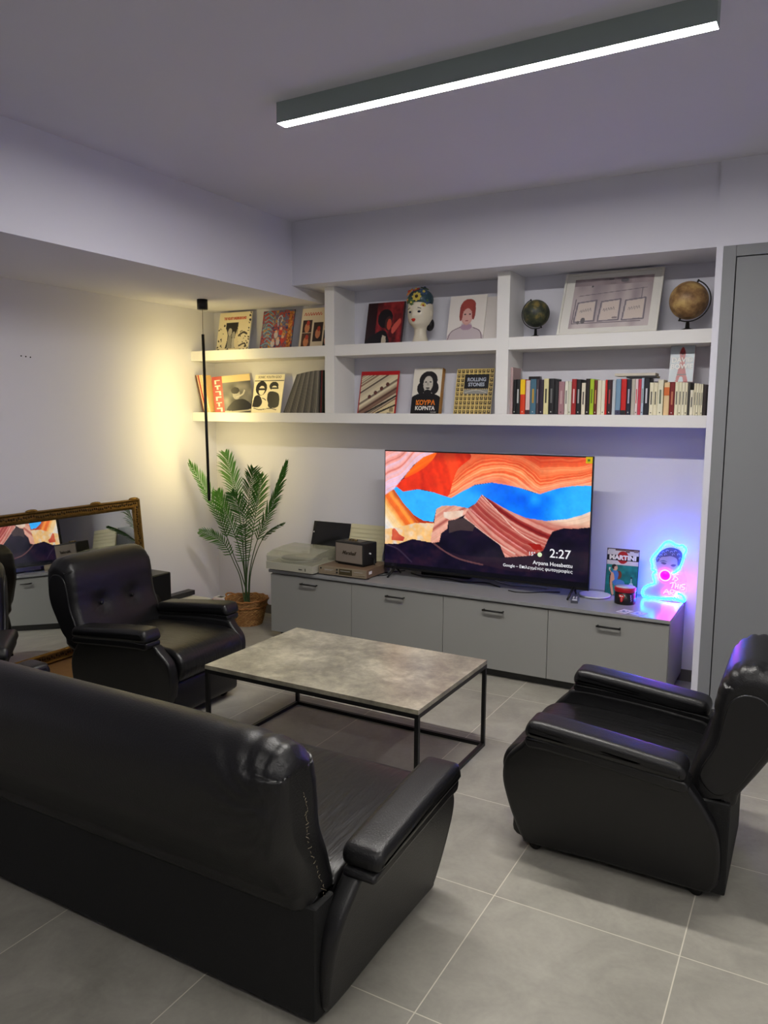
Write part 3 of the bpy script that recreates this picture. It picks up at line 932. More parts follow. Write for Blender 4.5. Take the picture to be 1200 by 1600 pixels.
# dust cover: hollow clear shell with sloped front
def dust_cover():
    prof = [(-0.173, 0.064), (-0.176, 0.105), (-0.165, 0.118), (-0.10, 0.138), (0.04, 0.150), (0.172, 0.150), (0.174, 0.064)]
    mb = MB(); t = 0.003
    vs = []; fs = []
    n = len(prof)
    xs = [(-0.212, 0), (0.187, 0)]
    for x, _ in xs:
        for y, z in prof: vs.append((x, y, z))
    for x, s in ((-0.212 + t, 0), (0.187 - t, 0)):
        for y, z in prof:
            yy = y * (1 - t / 0.17); zz = z - t if z > 0.07 else z
            vs.append((x, yy, zz))
    for i in range(n - 1):
        fs.append((i, i + 1, n + i + 1, n + i))
        fs.append((2 * n + i, 3 * n + i, 3 * n + i + 1, 2 * n + i + 1))
    fs.append(tuple(range(n))); fs.append(tuple(n + i for i in reversed(range(n))))
    fs.append(tuple(2 * n + i for i in reversed(range(n)))); fs.append(tuple(3 * n + i for i in range(n)))
    fs += [(0, n, 3 * n, 2 * n), (n - 1, 3 * n - 1, 4 * n - 1, 2 * n - 1), (0, 2 * n, 3 * n - 1, n - 1), (n, 2 * n - 1, 4 * n - 1, 3 * n)]
    return mb.add(vs, fs)
M_CLEAR = mat('clear_plastic', (190, 190, 168), rough=0.08, alpha=0.33, spec=0.8)
dc = dust_cover().build('dust_cover', M_CLEAR, tt)
box('hinge', (-0.15, 0.176, 0.05), (-0.10, 0.186, 0.09), M_PLASTIC, tt)
box('hinge', (0.08, 0.176, 0.05), (0.13, 0.186, 0.09), M_PLASTIC, tt)

M_REC = mat('receiver_champagne', (158, 144, 122), rough=0.38, metal=0.35)
rv = empty('stereo_receiver', (-1.925, 2.255, ZT), 0, 'flat champagne-coloured hi-fi receiver under the small loudspeaker', 'receiver')
for x in (-0.17, 0.17):
    for y in (-0.13, 0.13):
        MB().lathe([(0.001, 0), (0.016, 0), (0.016, 0.008), (0.001, 0.008)], 14, (x, y, 0)).build('foot', M_PLASTIC, rv)
box('case', (-0.195, -0.165, 0.0085), (0.185, 0.165, 0.066), mat('receiver_case', (112, 92, 74), rough=0.5), rv, 0.002)
fp = box('front_panel', (-0.197, -0.174, 0.009), (0.187, -0.1655, 0.066), M_REC, rv, 0.0015)
dsp_ = box('display', (-0.03, -0.1755, 0.018), (0.075, -0.1742, 0.058), mat('display_brown', (74, 66, 48), rough=0.2), fp)
for k in range(5):
    box('key', (-0.15 + 0.02 * k, -0.178, 0.022), (-0.135 + 0.02 * k, -0.1742, 0.028), M_REC, fp, 0.0005)
    box('key', (0.09 + 0.018 * k, -0.178, 0.024), (0.103 + 0.018 * k, -0.1742, 0.030), M_REC, fp, 0.0005)
for x, z in ((-0.178, 0.05), (-0.045, 0.05), (-0.045, 0.03)):
    MB().lathe([(0.001, 0), (0.006, 0), (0.006, 0.006), (0.001, 0.006)], 14).build('knob', M_PLASTIC, fp, (x, -0.1742, z), (PI / 2, 0, 0))
for a_, b_ in (((-0.15, -0.1748, 0.044), (-0.075, -0.1741, 0.0455)), ((-0.15, -0.1748, 0.038), (-0.09, -0.1741, 0.0392)), ((0.09, -0.1748, 0.046), (0.16, -0.1741, 0.0472)), ((-0.02, -0.1762, 0.044), (0.06, -0.1756, 0.0455))):
    box('front_marking', a_, b_, M_WHITE, fp)
box('price_label', (0.1855, -0.135, 0.032), (0.1862, -0.095, 0.052), M_WHITE, rv)

M_TOLEX = mat('black_tolex', (20, 20, 22), rough=0.6, bump=0.4, bscale=300)
spk = empty('bluetooth_speaker', (-1.925, 2.255, ZT + 0.066), R(-8), 'small black loudspeaker with grey grille cloth on top of the receiver', 'loudspeaker')
box('cabinet', (-0.13, -0.075, 0.009), (0.13, 0.075, 0.163), M_TOLEX, spk, 0.010)
box('base_plate', (-0.115, -0.06, 0.0), (0.115, 0.06, 0.0095), M_PLASTIC, spk)
gr = box('grille', (-0.119, -0.0795, 0.020), (0.119, -0.0745, 0.152), mat('grille_cloth', (128, 118, 108), rough=0.85, noise=0.12, nscale=300), spk, 0.003)
text('lettering', 'Marshall', 0.036, mat('brass_script', (70, 60, 50), rough=0.4, metal=0.5), gr, (0.0, -0.0805, 0.088), bold=0.0006, shear=0.45, depth=0.002)
tp_ = box('top_plate', (-0.075, -0.045, 0.1632), (0.075, 0.035, 0.1655), mat('brass_plate', (88, 78, 58), rough=0.35, metal=0.8), spk)
for k in range(3):
    MB().lathe([(0.001, 0.1656), (0.010, 0.1656), (0.009, 0.176), (0.001, 0.177)], 18, (-0.05 + 0.028 * k, -0.005, 0)).build('knob', mat('knob_brass', (150, 130, 90), rough=0.3, metal=0.9), spk)
MB().tube([(0.128, 0.02, 0.06), (0.155, 0.015, 0.055), (0.165, 0.0, 0.03), (0.17, -0.005, 0.012)], 0.0035, 7).build('plug_lead', M_CABLE, spk)
MB().tube([(0.130, -0.01, 0.09), (0.142, -0.012, 0.09)], 0.006, 10).build('jack_plug', M_WHITE, spk)

# two leaning panels on the wall behind
def leaning(name, mesh_m, x, w_, h_, th, ybase, lean, z, label, cat, col):
    o = box(name, (-w_ / 2, 0, 0), (w_ / 2, th, h_), col, None, 0.001)
    o.location = (x, ybase, z); o.rotation_euler = (-lean, 0, 0)
    return setp(o, label, cat)
p1 = empty('black_panel', (-2.335, 2.50, ZT), 0, 'glossy black panel leaning on the wall behind the record player', 'panel')
p1.rotation_euler = (R(-16), 0, 0)
box('panel', (-0.165, 0, 0.0), (0.165, 0.008, 0.305), mat('gloss_black', (12, 12, 13), rough=0.15), p1, 0.0015)
box('sticker', (-0.158, -0.0008, 0.215), (-0.150, -0.0001, 0.224), M_WHITE, p1)
p2 = empty('cream_panel', (-2.00, 2.49, ZT), 0, 'ribbed cream panel leaning on the wall behind the small loudspeaker', 'panel')
p2.rotation_euler = (R(-17), 0, 0)
mb = MB().box((-0.16, 0, 0), (0.145, 0.006, 0.31))
for k in range(9):
    mb.box((-0.157, -0.0035, 0.02 + k * 0.032), (0.142, 0.0001, 0.036 + k * 0.032), 0, 0.001)
mb.build('panel', mat('ribbed_cream', (205, 200, 168), rough=0.6), p2)
cable([(-1.74, 2.24, 0.0), (-1.70, 2.30, 0.0), (-1.72, 2.40, 0.0), (-1.66, 2.50, 0.0)], 0.003, M_CABLE, 'short black lead running back beside the receiver to the wall')

# ------------------------------------------------------------------ right end: advertising sign, tin, cards, neon sign
sgn = Pic(120, 180, 97, 145, (208, 204, 205))
sgn.grain(0.05)
sgn.rect(0, 0, 120, 8, (96, 70, 74)).rect(4, 3, 30, 8, (200, 200, 205)).rect(70, 2, 84, 14, (120, 90, 92)).rect(100, 3, 116, 12, (130, 110, 110))
sgn.ell(60, 33, 21, 24, (176, 28, 34))
sgn.rect(2, 24, 118, 45, (18, 18, 26))
sgn.ell(60, 33, 17, 10, (176, 28, 34)).rect(2, 24, 36, 45, (18, 18, 26)).rect(84, 24, 118, 45, (18, 18, 26))
sgn.rect(0, 62, 120, 180, (24, 118, 116))
sgn.put((sgn.Y > 62), np.clip(sgn.c * (0.85 + 0.3 * vnoise(sgn.X, sgn.Y, 0.09, 3))[..., None], 0, 255))
# seated figure in a blue dress, drawn loosely
sgn.poly([(14, 105), (22, 98), (28, 140), (34, 178), (26, 178), (16, 140)], (50, 30, 30), True)
sgn.ell(48, 100, 12, 16, (120, 60, 40))
sgn.poly([(24, 88), (38, 82), (48, 96), (46, 120), (60, 130), (56, 146), (34, 140), (26, 122)], (70, 120, 190), True)
sgn.poly([(20, 96), (28, 94), (34, 118), (26, 130), (34, 172), (27, 176), (18, 134)], (214, 160, 130), True)
sgn.poly([(46, 120), (70, 124), (70, 150), (40, 148)], (80, 128, 195), True)
sgn.ell(34, 74, 9, 11, (216, 166, 140)).ell(30, 70, 9, 10, (30, 22, 24)).ell(36, 76, 6, 8, (220, 170, 144))
sgn.line([(20, 92), (12, 82), (16, 76)], 4, (216, 166, 140), True).ell(13, 78, 3, 5, (220, 232, 235))
sgn.ell(96, 140, 9, 14, (180, 210, 220)).rect(94, 108, 98, 128, (150, 190, 190)).rect(93, 104, 99, 110, (30, 60, 60))
sgn.put((sgn.X < 1.6) | (sgn.X > 118.4) | (sgn.Y > 178.4) | (sgn.Y < 1.5), (20, 30, 40))
me = picture_mesh('metal_sign', sgn, 0.195, 0.295, 0.004, edge=(60, 60, 62))
M_PRINT = attr_mat('printed_card', rough=0.55)
M_GLOSSP = attr_mat('printed_gloss', rough=0.32)
o = link('metal_sign', me, M_GLOSSP, None, (-0.147, 2.50, ZT), (R(-7), 0, R(2)))
setp(o, 'upright metal advertising sign reading MARTINI with a seated woman, right of the television', 'sign')
text('lettering', 'MARTINI', 0.037, mat('ink_white', (235, 232, 228), rough=0.5), o, (0, -0.0012, 0.2385), bold=0.0022, sx=1.12)

tin = empty('round_tin', (-0.085, 2.335, ZT), R(12), 'black round tin with red lid and a red tongue-and-lips emblem, before the sign', 'tin')
MB().lathe([(0.001, 0), (0.060, 0), (0.061, 0.003), (0.061, 0.074), (0.001, 0.074)], 48).build('can', mat('tin_black', (18, 16, 20), rough=0.3), tin)
MB().lathe([(0.0625, 0.0745), (0.0635, 0.076), (0.0635, 0.096), (0.061, 0.0995), (0.001, 0.100)], 48).build('lid', mat('tin_red', (168, 22, 34), rough=0.3), tin)
MB().lathe([(0.001, 0.1005), (0.056, 0.1005), (0.056, 0.1015), (0.001, 0.102)], 40).build('lid_disc', mat('tin_lid_disc', (176, 176, 190), rough=0.35, noise=0.3, nscale=60), tin)
def onround(pts, r=0.0618):
    return [(r * math.sin(x / r), -r * math.cos(x / r), z) for x, z in pts]
def decal(name, pts, m, par, r, x0=0.0, z0=0.0):
    pts = [(p.x, p.y) for p in catmull([(a, b, 0) for a, b in pts], 4)]
    n = len(pts)
    vs = onround([(x0 + a, z0 + b) for a, b in pts], r) + onround([(x0 + a, z0 + b) for a, b in pts], r - 0.0006)
    fs = [tuple(range(n)), tuple(n + i for i in reversed(range(n)))] + [(i, (i + 1) % n, n + (i + 1) % n, n + i) for i in range(n)]
    return MB().add(vs, fs).build(name, m, par)
M_RED = mat('emblem_red', (206, 30, 36), rough=0.35)
M_EW = mat('emblem_white', (230, 225, 222), rough=0.35)
eb = decal('emblem', [(-0.017, 0.008), (-0.012, 0.020), (-0.004, 0.017), (0.004, 0.021), (0.014, 0.014), (0.018, 0.004), (0.012, -0.004), (0.002, -0.004), (-0.008, -0.001)], M_RED, tin, 0.0618, -0.022, 0.045)
decal('emblem_teeth', [(-0.012, 0.006), (-0.008, 0.012), (0.0, 0.011), (0.008, 0.011), (0.012, 0.006), (0.004, 0.004), (-0.004, 0.004)], M_EW, eb, 0.0622, -0.022, 0.045)
decal('emblem_tongue', [(-0.004, 0.004), (0.010, 0.003), (0.012, -0.010), (0.006, -0.024), (-0.002, -0.026), (-0.006, -0.014)], M_RED, eb, 0.0626, -0.022, 0.045)
decal('emblem_line', [(0.002, 0.002), (0.0035, 0.002), (0.003, -0.018), (0.0015, -0.018)], M_EW, eb, 0.063, -0.022, 0.045)
MB().tube(onround([(0.030, 0.06), (0.036, 0.056), (0.032, 0.050), (0.038, 0.044), (0.034, 0.036), (0.040, 0.03), (0.035, 0.02)], 0.0614), 0.0022, 6).build('side_scroll', mat('scroll_lilac', (170, 165, 215), rough=0.4), tin)

for k, (px, py, rz, lab, cols) in enumerate(((972, 955, 20, 'small playing-card sized picture lying flat before the tin, left one', ((190, 190, 180), (60, 90, 110))),
                                             (992, 958, 26, 'small pale blue printed card lying flat before the tin, right one', ((170, 180, 215), (110, 120, 190))))):
    pc_ = Pic(60, 90, 31, 46, cols[0])
    pc_.ell(30, 40, 17, 22, cols[1]).ell(32, 34, 8, 9, (225, 225, 220)).rect(6, 66, 54, 70, cols[1]).rect(6, 76, 40, 79, cols[1])
    me = picture_mesh('postcard', pc_, 0.062, 0.088, 0.001)
    p = at(px, py, 2, ZT)
    o = link('postcard', me, M_PRINT, None, (p.x, p.y - 0.04, ZT + 0.0012), (R(-90), 0, R(-rz)))
    setp(o, lab, 'card')

# neon sign
NY = 2.52
M_CY = emitter('neon_cyan', (0.002, 0.12, 1.0), NEON_CYAN)
M_PK = emitter('neon_pink', (1.0, 0.022, 0.80), NEON_PINK)
nb_ = at(1037, 938, 1, NY)
ns = empty('neon_sign', (nb_.x, NY, ZT), 0, 'glowing neon sign of a classical bust outline in cyan with pink writing', 'neon sign')
def npt(u, v, y=0.0):
    """u, v on the sign's face, measured from the photograph"""
    p = at(930 + u / 8.0, 840 + v / 8.0, 1, NY)
    return (p.x - nb_.x, y, max(0.006, p.z - ZT))
outl = [(585, 690), (600, 640), (650, 600), (735, 575), (735, 520), (722, 462), (755, 430), (745, 415), (712, 395), (715, 330), (697, 285), (715, 245), (770, 180), (835, 105), (865, 68), (925, 50), (975, 75), (1030, 100),
        (1090, 98), (1125, 125), (1135, 170), (1110, 215), (1100, 270), (1075, 340), (1050, 395), (1005, 435), (960, 450)]
p3 = [npt(u, v) for u, v in outl]
MB().tube([(q.x, q.y, q.z) for q in catmull(p3, 6, False)], 0.0042, 8).build('cyan_tube', M_CY, ns)
low = [(585, 690), (600, 730), (660, 755), (760, 765), (880, 762), (1000, 765), (1060, 785), (1105, 800), (1120, 775), (1095, 730), (1050, 700), (1022, 690), (1015, 720), (1000, 755)]
MB().tube([(q.x, q.y, q.z) for q in catmull([npt(u, v) for u, v in low], 6, False)], 0.0042, 8).build('cyan_tube', M_CY, ns)
cc = npt(873, 473)
MB().tube([(cc[0] + 0.0325 * math.cos(a), 0, cc[2] + 0.0325 * math.sin(a)) for a in [2 * PI * k / 36 for k in range(36)]], 0.0040, 8, closed=True).build('pink_ring', M_PK, ns)
MB().lathe([(0.0005, -0.001), (0.0275, -0.001), (0.0275, 0.001), (0.0005, 0.001)], 36).build('pink_disc', mat('disc_magenta', (190, 10, 190), rough=0.4, emit=(230, 0, 210), estr=0.5), ns, (cc[0], 0.004, cc[2]), (PI / 2, 0, 0))
strokes = {
    'letter_i': [[(962, 455), (985, 490), (968, 530)]],
    'letter_s': [[(1045, 462), (1012, 458), (995, 485), (1025, 500), (1030, 525), (990, 545)]],
    'letter_t': [[(935, 572), (975, 562), (1010, 568)], [(975, 562), (970, 600), (955, 632)]],
    'letter_h': [[(1010, 575), (1000, 635)], [(1040, 580), (1030, 640)], [(1005, 610), (1035, 608)]],
    'letter_i.': [[(1066, 585), (1058, 640)]],
    'letter_s.': [[(1125, 585), (1085, 588), (1085, 612), (1112, 622), (1108, 648), (1072, 652)]],
    'letter_a': [[(852, 700), (895, 650), (920, 712)], [(868, 682), (925, 676)]],
    'letter_r': [[(935, 718), (945, 655), (985, 660), (975, 685), (945, 690), (985, 722)]],
    'letter_t.': [[(985, 660), (1020, 672), (1060, 678)], [(1022, 674), (1012, 745)]],
}
for nm, sts in strokes.items():
    mb = MB()
    for s_ in sts:
        mb.tube([(q.x, q.y, q.z) for q in catmull([npt(u, v, -0.002) for u, v in s_], 4, False)], 0.0034, 7)
    mb.build(nm.split('.')[0], M_PK, ns)
# clear acrylic back board cut around the bust, and the printed bust on it
board = [(570, 690), (590, 625), (650, 580), (715, 560), (700, 470), (690, 400), (680, 290), (700, 230), (820, 90), (870, 45), (930, 25), (1040, 80), (1110, 80), (1150, 130), (1150, 200), (1090, 380), (1150, 560), (1150, 800), (1050, 812), (640, 780), (580, 740)]
bp_ = [npt(u, v) for u, v in board]
n_ = len(bp_)
MB().add([(x, 0.006, z) for x, y, z in bp_] + [(x, 0.009, z) for x, y, z in bp_],
         [tuple(range(n_)), tuple(n_ + i for i in reversed(range(n_)))] + [(i, (i + 1) % n_, n_ + (i + 1) % n_, n_ + i) for i in range(n_)]).build('acrylic_board', mat('acrylic', (225, 232, 240), rough=0.05, alpha=0.14), ns)
M_BUST = mat('bust_print', (172, 172, 190), rough=0.6)
M_BUSTD = mat('bust_print_dark', (96, 96, 128), rough=0.6)
def flat(name, pts, m, y, par=ns):
    q_ = catmull([Vector(npt(u, v)) for u, v in pts], 5)
    n = len(q_)
    return MB().add([(p.x, y, p.z) for p in q_] + [(p.x, y + 0.0006, p.z) for p in q_],
                    [tuple(range(n)), tuple(n + i for i in reversed(range(n)))] + [(i, (i + 1) % n, n + (i + 1) % n, n + i) for i in range(n)]).build(name, m, par)
bust = flat('printed_bust', [(760, 330), (770, 250), (840, 170), (940, 140), (1050, 170), (1080, 250), (1040, 380), (980, 460), (960, 540), (1000, 600), (1060, 690), (980, 745), (700, 745), (620, 700), (660, 630), (780, 590), (800, 520), (785, 430)], M_BUST, 0.0048)
flat('printed_hair', [(762, 300), (765, 245), (830, 165), (930, 125), (1040, 150), (1090, 220), (1060, 330), (1030, 350), (1020, 270), (950, 235), (880, 240), (820, 250), (790, 300)], M_BUSTD, 0.0038, bust)
for (u, v) in ((850, 190), (900, 170), (950, 185), (1000, 175), (1040, 215), (820, 225), (880, 215), (975, 215), (1060, 265), (790, 265)):
    a = npt(u, v)
    MB().tube([(a[0] + 0.007 * math.cos(t), 0.0032, a[2] + 0.006 * math.sin(t)) for t in [k * 0.7 for k in range(7)]], 0.0012, 5).build('hair_curl', M_BUST, bust)
flat('printed_eye', [(820, 318), (850, 308), (890, 325), (860, 338)], M_BUSTD, 0.0042, bust)
flat('printed_eye', [(940, 350), (975, 335), (1010, 345), (980, 368)], M_BUSTD, 0.0042, bust)
flat('printed_brow', [(800, 300), (850, 285), (900, 305), (850, 297)], M_BUSTD, 0.0042, bust)
MB().box((-0.07, -0.016, 0.0), (0.10, 0.024, 0.005)).build('stand', mat('acrylic_stand', (200, 210, 225), rough=0.1, alpha=0.5), ns)

# ------------------------------------------------------------------ record sleeves and books standing on the shelves
def stand(name, pic, bl, br, tl, z, yb, yt, th, label, cat, group=None, edge=(225, 222, 214), m=None):
    """a flat item leaning back on the shelf: its corners measured on the photograph"""
    a = at(bl[0], bl[1], 1, yb); b = at(br[0], br[1], 1, yb); t = at(tl[0], tl[1], 1, yt)
    W = b.x - a.x
    hz = t.z - z
    H = math.hypot(hz, yt - yb)
    me = picture_mesh(name, pic, W, H, th, edge)
    o = link(name, me, m or M_GLOSSP, None, ((a.x + b.x) / 2, yb, z + 0.0005), (-math.atan2(yt - yb, hz), 0, 0))
    return setp(o, label, cat, group), W, H

Z1, Z2 = ZM1, ZB1
GA = 'record sleeves displayed upright on the shelves'
# cream sleeve with red title
c = Pic(100, 100, 91, 91, (236, 224, 188))
rnd = random.Random(3)
for k in range(60):
    x, y = rnd.choice([(rnd.uniform(1, 22), rnd.uniform(30, 98)), (rnd.uniform(62, 99), rnd.uniform(26, 98)), (rnd.uniform(1, 99), rnd.uniform(92, 99)), (rnd.uniform(94, 99), rnd.uniform(2, 98))])
    c.ell(x, y, rnd.uniform(.8, 3), rnd.uniform(.8, 3.2), (40, 34, 30), rnd.uniform(0, 3))
c.rect(24, 26, 62, 92, (34, 30, 30)).ell(38, 50, 6, 10, (190, 185, 170)).ell(50, 58, 5, 9, (170, 165, 150)).poly([(32, 92), (34, 60), (44, 58), (46, 92)], (150, 146, 132)).poly([(47, 92), (46, 66), (56, 66), (56, 92)], (190, 184, 168))
c.poly([(20, 40), (32, 60), (26, 92), (18, 92)], (236, 224, 188), True).poly([(66, 24), (60, 50), (72, 96), (60, 94), (54, 70)], (228, 214, 176), True)
c.line([(66, 60), (80, 52), (90, 56)], 5, (60, 52, 46), True).line([(70, 86), (86, 80), (92, 88)], 4, (60, 52, 46), True)
o, W_, H_ = stand('record_sleeve', c, (337, 544), (387, 543), (341, 490), Z1, 2.50, 2.565, 0.012, 'cream record sleeve with red title and dark centre photo, top left shelf corner', 'record', GA)
M_INKR = mat('ink_red', (196, 44, 30), rough=0.6)
M_INKK = mat('ink_black', (24, 22, 22), rough=0.6)
M_INKW = mat('ink_white2', (232, 230, 226), rough=0.6)
M_INKO = mat('ink_orange', (236, 128, 30), rough=0.6)
text('lettering', 'THE VELVET UNDERGROUND', 0.030, M_INKR, o, (0.0, -0.001, H_ * 0.84), bold=0.0008, sx=0.56, depth=0.0006)
# busy multicoloured sleeve
c = Pic(100, 100, 91, 91, (60, 50, 90))
n1 = vnoise(c.X, c.Y, 0.11, 3); n2 = vnoise(c.X, c.Y, 0.3, 4)
c.c = ramp(np.clip(n1 * .6 + n2 * .4, 0, 1), [(20, 24, 40), (40, 60, 120), (190, 60, 40), (70, 100, 150), (225, 150, 60), (30, 26, 40)])
for k in range(9):
    c.line([(4 + 3 * k % 12, 10 * k + 8), (20, 10 * k + 2), (34, 10 * k + 10)], 2.4, (110, 165, 190), True)
c.rect(84, 4, 96, 98, ramp(n2, [(120, 50, 20), (235, 160, 60)]))
for x, y, q_ in ((48, 62, 1), (62, 55, 0), (56, 80, 1), (70, 76, 0), (40, 84, 1)):
    c.ell(x, y, 6, 9, ((200, 60, 50), (200, 190, 190))[q_]).ell(x, y - 8, 4, 4, (220, 170, 140))
c.line([(52, 40), (50, 22), (58, 14), (64, 22), (60, 30)], 2.5, (180, 200, 220), True)
o, _, _ = stand('record_sleeve', c, (405, 541), (454, 541), (409, 487), Z1, 2.50, 2.565, 0.006, 'busy multicoloured blue and red record sleeve on the top left shelf', 'record', GA, edge=(40, 38, 46))
# cream sleeve with four photo panels and red script
c = Pic(100, 100, 91, 91, (222, 206, 178))
for (x0, y0, x1, y1, cc_) in ((6, 30, 36, 60, (60, 40, 40)), (6, 62, 36, 98, (80, 50, 40)), (42, 36, 72, 84, (52, 36, 36)), (76, 10, 99, 52, (196, 130, 50)), (76, 56, 99, 98, (30, 26, 30))):
    c.rect(x0, y0, x1, y1, cc_)
    c.ell((x0 + x1) / 2, (y0 + y1) / 2 + 4, 8, 12, (200, 130, 90)).ell((x0 + x1) / 2 + 2, (y0 + y1) / 2 - 8, 5, 6, (180, 60, 44))
for k in range(7):
    c.line([(8 + 8 * k, 18), (12 + 8 * k, 11), (14 + 8 * k, 18), (16 + 8 * k, 15)], 1.6, (196, 70, 60), True)
o, _, _ = stand('record_sleeve', c, (466, 540), (515, 538), (470, 483), Z1, 2.50, 2.565, 0.006, 'cream record sleeve with dark photo panels and red script, beside the upright', 'record', GA)

# dark red portrait sleeve
c = Pic(100, 100, 91, 91, (120, 28, 34))
c.c = ramp(np.clip(vnoise(c.X, c.Y * 0.3, 0.09, 5) * .7 + 0.3 * vnoise(c.X, c.Y, 0.2, 6), 0, 1), [(50, 12, 16), (130, 26, 32), (190, 60, 56)])
c.rect(0, 0, 26, 100, (40, 14, 18)).rect(96, 0, 100, 100, (60, 40, 44))
c.poly([(0, 100), (8, 84), (24, 74), (40, 66), (56, 70), (62, 100)], (14, 12, 16), True).ell(50, 38, 20, 22, (16, 12, 16)).ell(60, 50, 10, 17, (70, 40, 38)).ell(62, 52, 6, 13, (196, 70, 50)).poly([(46, 76), (56, 80), (58, 100), (44, 100)], (196, 184, 160))
c.poly([(70, 60), (88, 40), (92, 50), (74, 74)], (214, 90, 76), True)
o, _, _ = stand('record_sleeve', c, (569, 535), (627, 532), (572, 475), Z1, 2.50, 2.565, 0.006, 'dark red record sleeve with a black-haired figure, left of the ceramic head', 'record', GA, edge=(50, 30, 34))
# white sleeve with bust figure
c = Pic(100, 116, 91, 105, (228, 222, 216))
c.poly([(2, 116), (10, 92), (34, 80), (40, 70), (62, 70), (70, 82), (90, 92), (97, 116)], (196, 184, 188), True)
c.line([(2, 116), (10, 92), (34, 80)], 2.2, (120, 100, 110), True).line([(70, 82), (90, 92), (97, 116)], 2.2, (120, 100, 110), True)
c.ell(51, 80, 16, 8, (170, 140, 160)).ell(51, 48, 17, 27, (206, 160, 150)).ell(52, 26, 20, 17, (160, 70, 62)).ell(34, 42, 5, 22, (150, 64, 58)).ell(68, 42, 5, 20, (150, 64, 58)).ell(51, 52, 13, 19, (214, 168, 158))
c.ell(45, 48, 3, 1.6, (70, 40, 50)).ell(58, 48, 3, 1.6, (70, 40, 50)).ell(51, 64, 4, 1.4, (160, 70, 80))
o, _, _ = stand('record_sleeve', c, (697, 530), (754, 528), (701, 464), Z1, 2.475, 2.545, 0.006, 'white record sleeve showing a bare-shouldered red-haired figure, in front of two others', 'record', GA)
for k, (dx, lab) in enumerate(((0.045, 'pale record sleeve tucked directly behind the white bust sleeve'), (0.075, 'brownish record sleeve rearmost behind the white bust sleeve, by the upright'))):
    e_ = ((214, 208, 204), (120, 104, 98))[k]
    o = box('record_sleeve', (-0.135, 0, 0), (0.135, 0.006, 0.295 - 0.01 * k), mat('sleeve_plain_%d' % k, e_, rough=0.6), None, 0.0008, (-1.165 + dx, 2.488 + 0.018 * k, Z1 + 0.0005), (-R(13), 0, 0))
    setp(o, lab, 'record', GA)

# lower left shelf
c = Pic(100, 100, 91, 91, (206, 200, 180))
c.rect(0, 0, 26, 100, (176, 62, 50)).rect(26, 0, 100, 18, (222, 196, 140)).rect(26, 18, 100, 94, (92, 90, 84)).rect(26, 94, 100, 100, (196, 188, 160))
c.put((c.X > 26) & (c.Y > 18) & (c.Y < 94), np.clip(ramp(vnoise(c.X, c.Y, 0.06, 9), [(70, 68, 64), (140, 136, 126)]), 0, 255))
c.poly([(34, 94), (44, 76), (60, 66), (84, 70), (97, 94)], (28, 27, 28), True).ell(60, 52, 10, 14, (170, 164, 150)).ell(58, 42, 11, 9, (50, 46, 44)).line([(60, 60), (76, 54), (82, 44)], 4, (190, 184, 170), True)
for k in range(6):
    c.rect(6, 9 + 15 * k, 20, 12 + 15 * k, (224, 214, 196)).rect((6, 11, 16)[k % 3], 12 + 15 * k, (10, 15, 20)[k % 3], 20 + 15 * k, (224, 214, 196))
DY = 2.44
yaw = R(14)
me = picture_mesh('record_sleeve', c, 0.30, 0.30, 0.004)
o = link('record_sleeve', me, M_GLOSSP, None, (-3.175, 2.462, Z2 + 0.001), (-R(13), -R(6), R(34)))
setp(o, 'record sleeve with red side strip and grey figure, beside the leftmost leaning spines', 'record', 'record sleeves leaning in the left corner of the lower shelf')
leftcols = [((96, 56, 48), 'dark brown'), ((214, 190, 150), 'tan'), ((190, 70, 56), 'brick red'), ((226, 204, 160), 'pale yellow'), ((222, 196, 140), 'straw yellow'), ((235, 222, 190), 'cream'), ((224, 180, 120), 'pale orange')]
for k, (cc_, nm_) in enumerate(leftcols):
    o = box('record_sleeve', (-0.0045, 0, 0), (0.0045, 0.09, 0.300), mat('spine_' + nm_.replace(' ', '_'), cc_, rough=0.65), None, 0.001,
            (-3.400 + 0.0125 * k, 2.36, Z2 + 0.0015), (0, -R(15), 0))
    setp(o, '%s record spine leaning in the lower left shelf corner, %s from the wall' % (nm_, ('first', 'second', 'third', 'fourth', 'fifth', 'sixth', 'seventh')[k]), 'record', 'record sleeves leaning in the left corner of the lower shelf')
# black and white drawn sleeve
c = Pic(100, 106, 91, 97, (232, 222, 190))
c.rect(0, 16, 100, 18.5, (20, 18, 18))
c.ell(26, 38, 19, 20, (22, 20, 20)).ell(28, 44, 10, 13, (232, 222, 190)).rect(14, 38, 44, 44, (22, 20, 20)).poly([(2, 84), (6, 62), (22, 58), (34, 76), (26, 90), (4, 90)], (26, 24, 24), True)
c.ell(68, 32, 15, 12, (22, 20, 20)).ell(70, 42, 10, 11, (232, 222, 190)).rect(60, 36, 84, 40, (22, 20, 20)).poly([(54, 48), (86, 54), (90, 88), (60, 92), (50, 70)], (26, 24, 24), True)
c.line([(34, 66), (46, 72), (52, 94)], 2.4, (22, 20, 20), True).line([(8, 94), (30, 98), (60, 94), (84, 98)], 2, (22, 20, 20), True).ell(48, 84, 7, 12, (232, 222, 190))
o, W_, H_ = stand('record_sleeve', c, (392, 643), (438, 644), (396, 586), Z2, 2.50, 2.565, 0.006, 'cream and black drawn record sleeve showing two people, middle of the lower left shelf', 'record', GA)
text('lettering', 'SONIC YOUTH GOO', 0.028, M_INKK, o, (0, -0.001, H_ * 0.93), sx=0.85, depth=0.0006, shear=0.2)
